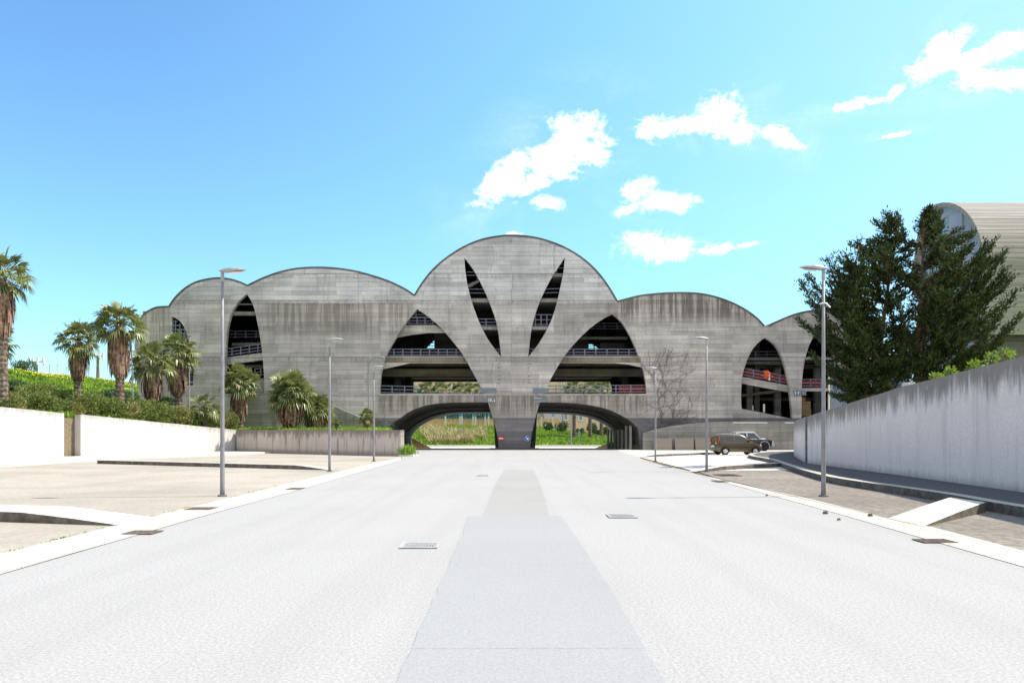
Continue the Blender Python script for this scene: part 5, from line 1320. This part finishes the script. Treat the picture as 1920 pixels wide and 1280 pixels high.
# fresh shrubs over the right wall
for k, (x, y, r, Y) in enumerate(((1880, 668, 14, 21.6), (1845, 682, 14, 22.6), (1800, 694, 14, 24.2), (1768, 702, 9, 25.3), (1908, 657, 12, 21))):
    p = at(x, y, Y); bush(p.x+.2, Y+.8, p.z, r*Y/F*.9, .3, r*Y/F*.9, 130, ['yellow-green sprig second from the right over the grey wall top', 'yellow-green sprig in the middle of the row over the grey wall', 'yellow-green sprig below the conifer over the grey wall', 'small yellow-green sprig lowest on the grey wall top', 'yellow-green sprig rightmost over the grey wall top'][k], m='bush2', L=.09, group='sprigs over the right wall', seed=120+k)

# grass and flowers
def blades(name, spots, m, L, Wd, label, seed=3):
    rnd = random.Random(seed); mb = MB()
    for p in spots:
        d2 = Vector((rnd.uniform(-.5, .5), rnd.uniform(-.5, .5), 1)).normalized(); leafquad(mb, Vector(p), d2, rdir(rnd), L*rnd.uniform(.5, 1.5), Wd*rnd.uniform(.7, 1.3), L*.15)
    o = mb.build(name, M[m]); tag(o, label, 'grass', None, 'stuff'); return o
rnd = random.Random(11); sp = []
for k in range(60000):
    Y = 52+ rnd.random()**1.1*75; x = rnd.uniform(-40, 330); X = (x-CX)*Y/F
    if X > (wall_left_x(Y) if Y < 70.8 else -24.5)-.1: continue
    if Y > 79 and X > -37: continue
    if mnoise.noise(Vector((X*.35, Y*.35, 9))) < -.15: continue
    sp.append((X, Y, hill_z(X, Y)-.05))
blades('hill_grass', sp, 'grass', .45, .16, 'rough green grass covering the hillside')
sp = []
for k in range(3200):
    Y = rnd.uniform(86, 118); x = rnd.gauss(95, 40) if k % 3 else rnd.gauss(250, 25); X = (x-CX)*Y/F
    if X > -37.5: continue
    z = hill_z(X, Y); py = HZ-(z-EYE)*F/Y
    if abs(py-(700 + (x-60)*.085)) > (9 if x < 180 else 14): continue
    sp.append((X, Y, z+.25+rnd.random()*.15))
o = blades('yellow_flowers', sp, 'flower', .12, .13, 'band of yellow flowers near the hill crest'); o['category'] = 'flowers'
sp = []
for k in range(7000):
    s_ = rnd.random(); t_ = rnd.random()**1.5; a = Vector((-23.9+15.4*s_, 70.7-12.3*s_, 0)); b = Vector((-30+17*s_, 79.8, 0)); p = a.lerp(b, t_); sp.append((p.x, p.y, 1.74+.3*t_))
blades('terrace_grass', sp, 'grass', .28, .06, 'green grass strip behind the low stained wall')
sp = []
for k in range(900): sp.append((-7.6+rnd.gauss(0, .28)+.1, 58.3+rnd.gauss(0, .5), rnd.uniform(0, .35)))
blades('weed_clump', sp, 'grass', .5, .05, 'tuft of weeds at the end of the low stained wall')
tag(MB().prism([(-7.9, 57.2), (-6.85, 57.2), (-6.7, 59.5), (-7.9, 60)], -.02, .1).build('kerb', M['pale']), kind='structure')
sp = []
for k in range(26000):
    Y = 126.5+rnd.random()*46; x = rnd.uniform(760, 1160); X = (x-CX)*Y/F; sp.append((X, Y, bank_z(X, Y)-.05))
blades('bank_grass', sp, 'grass', .55, .14, 'green grass on the bank beyond the building')
sp = []
for k in range(5200):
    x = rnd.uniform(788, 912); Y = rnd.uniform(128, 147+max(0, 850-x)*.3); yb = 803+(166-Y)*.8
    if mnoise.noise(Vector((x*.035, Y*.06, 2)))+.3*(1-abs(x-855)/70) < .05: continue
    X = (x-CX)*Y/F; sp.append((X, Y, bank_z(X, Y)+rnd.uniform(0, .5)))
blades('dry_reeds', sp, 'reed', 1.0, .16, 'pale dry reeds on the bank seen through the left arch')
# weeds in the joints of the edging
sp = []
for (a, b) in list(zip(LO[1:4], LO[2:5])):
    for k in range(26):
        if rnd.random() < .45: continue
        t_ = rnd.random(); p = gp(a[0]+(b[0]-a[0])*t_, a[1]+(b[1]-a[1])*t_)
        for q in range(6): sp.append((p.x+rnd.gauss(0, .04), p.y+rnd.gauss(0, .04), .0))
for k in range(60):
    p = gp(1700+rnd.random()*60, 978+rnd.random()*6)
    for q in range(2): sp.append((p.x+rnd.gauss(0, .05), p.y+rnd.gauss(0, .05), .0))
blades('joint_weeds', sp, 'grass', .035, .012, 'tiny weeds growing in the joints of the road edging')

# ---- the conifer
def conifer():
    rnd = random.Random(5); Yc = 40.0; base = at(1718, 770, Yc); s_ = F/Yc
    t = thing('conifer_tree', 'large dark feathery conifer with two tops behind the right grey wall', 'conifer tree', (base.x, Yc, 2.0))
    def env(z, left):   # horizontal reach (m) at height z
        L_ = [(2.2, 3.6), (4, 5.0), (6, 5.0), (8.0, 5.0), (9.0, 4.2), (10.3, 2.9), (11.3, 2.1), (12.2, 1.2), (13.1, .1)]
        R_ = [(2.2, 3.0), (4, 4.6), (6, 4.9), (7.2, 4.7), (8.5, 3.6), (9.5, 2.6), (10.3, 2.1), (11.4, 1.3), (12.2, .6), (13.1, .05)]
        T = L_ if left else R_
        for (a, b), (c, d2) in zip(T[:-1], T[1:]):
            if a <= z <= c: return b+(d2-b)*(z-a)/(c-a)
        return T[0][1] if z < T[0][0] else 0.05
    top1 = at(1732, 402, Yc); top2 = at(1688, 412, Yc+.5)
    stems = [[Vector((base.x, Yc, 1.5)), Vector((base.x+.1, Yc, 6)), Vector((top1.x-.05, Yc, 9.5)), top1],
             [Vector((at(1640, 760, Yc).x, Yc+.6, 1.5)), Vector((at(1655, 700, Yc).x, Yc+.6, 5)), Vector((at(1675, 520, Yc).x, Yc+.5, 9)), top2],
             [Vector((base.x-.4, Yc+.2, 1.8)), Vector((base.x-2.0, Yc-.6, 5)), Vector((base.x-3.6, Yc-.6, 7.5)), at(1610, 462, Yc)]]
    mb = MB()
    mb.tube(stems[0], [.24, .17, .09, .02], 8); mb.tube(stems[1], [.18, .13, .07, .02], 8); mb.tube(stems[2], [.15, .11, .06, .02], 8)
    def stem_at(st, z):
        for a, b in zip(st[:-1], st[1:]):
            if a.z <= z <= b.z: return a.lerp(b, (z-a.z)/(b.z-a.z))
        return st[-1].copy()
    lf = MB(); limbs = MB()
    def spray(p, dr, n, sz):
        """a flattened feathery tuft of scale-leaf twigs"""
        for k in range(n):
            q = rnd.random(); d2 = (dr*1.0+rdir(rnd)*.75+Vector((0, 0, .25))).normalized(); pp = p+rdir(rnd)*sz*.5*rnd.random()+dr*sz*(q-.3)
            leafquad(lf, pp, d2, rdir(rnd), sz*rnd.uniform(.22, .5), sz*.13)
    def branch(p0, dr, length, thick):
        n = max(3, int(length/.34)); pts = [p0]; d2 = dr.copy(); p = p0.copy()
        for k in range(n):
            d2 = (d2+Vector((0, 0, .045+.05*k/n))+rdir(rnd)*.07).normalized(); p = p+d2*length/n; pts.append(p.copy())
            f_ = (k+1)/n
            if f_ > .18:
                spray(p, d2, int(40+18*(1-f_)), .46)
                for s2 in (-1, 1):
                    if rnd.random() < .85:
                        sd_ = (d2.cross(Vector((0, 0, 1))).normalized()*s2+d2*.8+Vector((0, 0, rnd.uniform(-.1, .35)))).normalized(); ll = length*.30*(1-f_*.65)*rnd.uniform(.6, 1.2); m_ = max(1, int(ll/.26))
                        for q in range(1, m_+1): spray(p+sd_*ll*q/m_, sd_, 21, .38)
                        limbs.tube([p, p+sd_*ll*.8], [.018, .008], 3, False)
        if len(pts) > 2: limbs.tube(pts, [thick*(1-.85*i/len(pts)) for i in range(len(pts))], 5, False)
        # pointed tip
        for q in range(6): leafquad(lf, pts[-1]+d2*.1*q*.6, (d2+rdir(rnd)*.5+Vector((0,0,.3))).normalized(), rdir(rnd), .22, .04)
    z = 2.3; az = 0
    while z < 12.3:
        if z > 11.6: cnt = 2
        elif z > 9: cnt = 4
        else: cnt = 5
        for _ in range(cnt):
            az += 2.4+rnd.uniform(-.5, .5); cx_, sy_ = math.cos(az), math.sin(az)
            st = stems[0] if (cx_ > -.25 or z > 11.9) else (stems[1] if rnd.random() < .6 or z > 9.8 else stems[2])
            p0 = stem_at(st, z); reach = env(z+.4, cx_ < 0); ang = abs(cx_)
            lim = reach*(.55+.45*ang)*rnd.uniform(.7, 1.12)
            if sy_ < 0: lim = min(lim, 4.2)
            if st is stems[2]: lim *= .8
            ln_ = max(.25, lim-abs(p0.x-base.x)*.8*(1 if cx_ < 0 and st is not stems[0] else 0))
            rise = rnd.uniform(.12, .45)+(.5 if z > 11 else 0); dr = Vector((cx_, sy_, rise)).normalized()
            branch(p0+Vector((0, 0, rnd.uniform(-.15, .15))), dr, ln_*1.05, .05)
        z += .30 if z < 9 else .27
    for st, z0_, z1_, lmax in ((stems[1], 3, 11.4, 2.6), (stems[2], 4, 9.6, 1.6)):
        z = z0_
        while z < z1_:
            for _ in range(3):
                az += 2.4+rnd.uniform(-.5, .5); p0 = stem_at(st, z); q_ = 1-.75*(z-z0_)/(z1_-z0_)
                branch(p0, Vector((math.cos(az), math.sin(az), rnd.uniform(.2, .5))).normalized(), lmax*q_*rnd.uniform(.6, 1), .03)
            z += .5
    # leaders and individual protruding limbs traced from the silhouette
    for (x0, y0, x1, y1, dy) in ((1640,560,1606,462,0),(1600,640,1505,540,-.3),(1600,600,1520,528,0),(1640,640,1545,500,.5),(1600,700,1540,620,0),(1780,520,1850,495,-.5),(1790,600,1885,525,-.6),(1800,650,1908,568,-.4),(1800,690,1915,612,.2),(1760,450,1815,440,0),(1700,470,1688,408,.5),(1650,560,1632,470,.3),(1700,700,1665,560,.2),(1712,680,1690,560,-.4),(1580,720,1545,690,0),(1640,740,1580,745,-.5)):
        a = at(x0, y0, Yc+dy); b = at(x1, y1, Yc+dy); dr = (b-a); ll = dr.length; branch(a, (dr.normalized()-Vector((0, 0, .18))).normalized(), ll, .06)
    mb.build('trunk', M['trunkc'], t, True); limbs.build('limbs', M['trunkc'], t); lf.build('crown', M['conifer'], t)
    print('conifer faces', len(lf.f))
conifer()

# ---- bare vine on the right facade
def vine():
    rnd = random.Random(21); t = thing('bare_vine', 'leafless vine with tangled thin stems climbing the facade right of the roadway', 'climbing plant', (*at(1232, 842, 79.7)[:2], 0))
    mb = MB()
    def grow(x, y, ang, n, r, depth):
        pts = []
        for k in range(n):
            p = fp((x, y)); pts.append((p[0], YF-.04-r-.05*rnd.random(), p[1])); ang += rnd.gauss(0, .28); x += 5.2*math.cos(ang); y -= 5.2*math.sin(ang)
            if depth and rnd.random() < .23: grow(x, y, ang+rnd.choice((-1, 1))*rnd.uniform(.4, 1.1), int(n*.65), r*.7, depth-1)
            if x < 1190 or x > 1312 or y < 652: break
        if len(pts) > 1: mb.tube(pts, [r*(1-.5*i/len(pts)) for i in range(len(pts))], 4, False)
    for (x, y, a, n) in ((1226,838,1.7,22),(1230,820,1.5,20),(1234,790,1.4,18),(1228,760,1.3,18),(1232,740,1.0,18),(1225,720,1.9,14),(1240,730,.9,18),(1230,770,.6,14),(1215,700,1.2,14),(1250,690,1.2,10),(1235,800,.9,10),(1222,836,1.9,10)):
        grow(x, y, a, n, .020, 2)
    mb.build('stems', M['twig'], t)
vine()
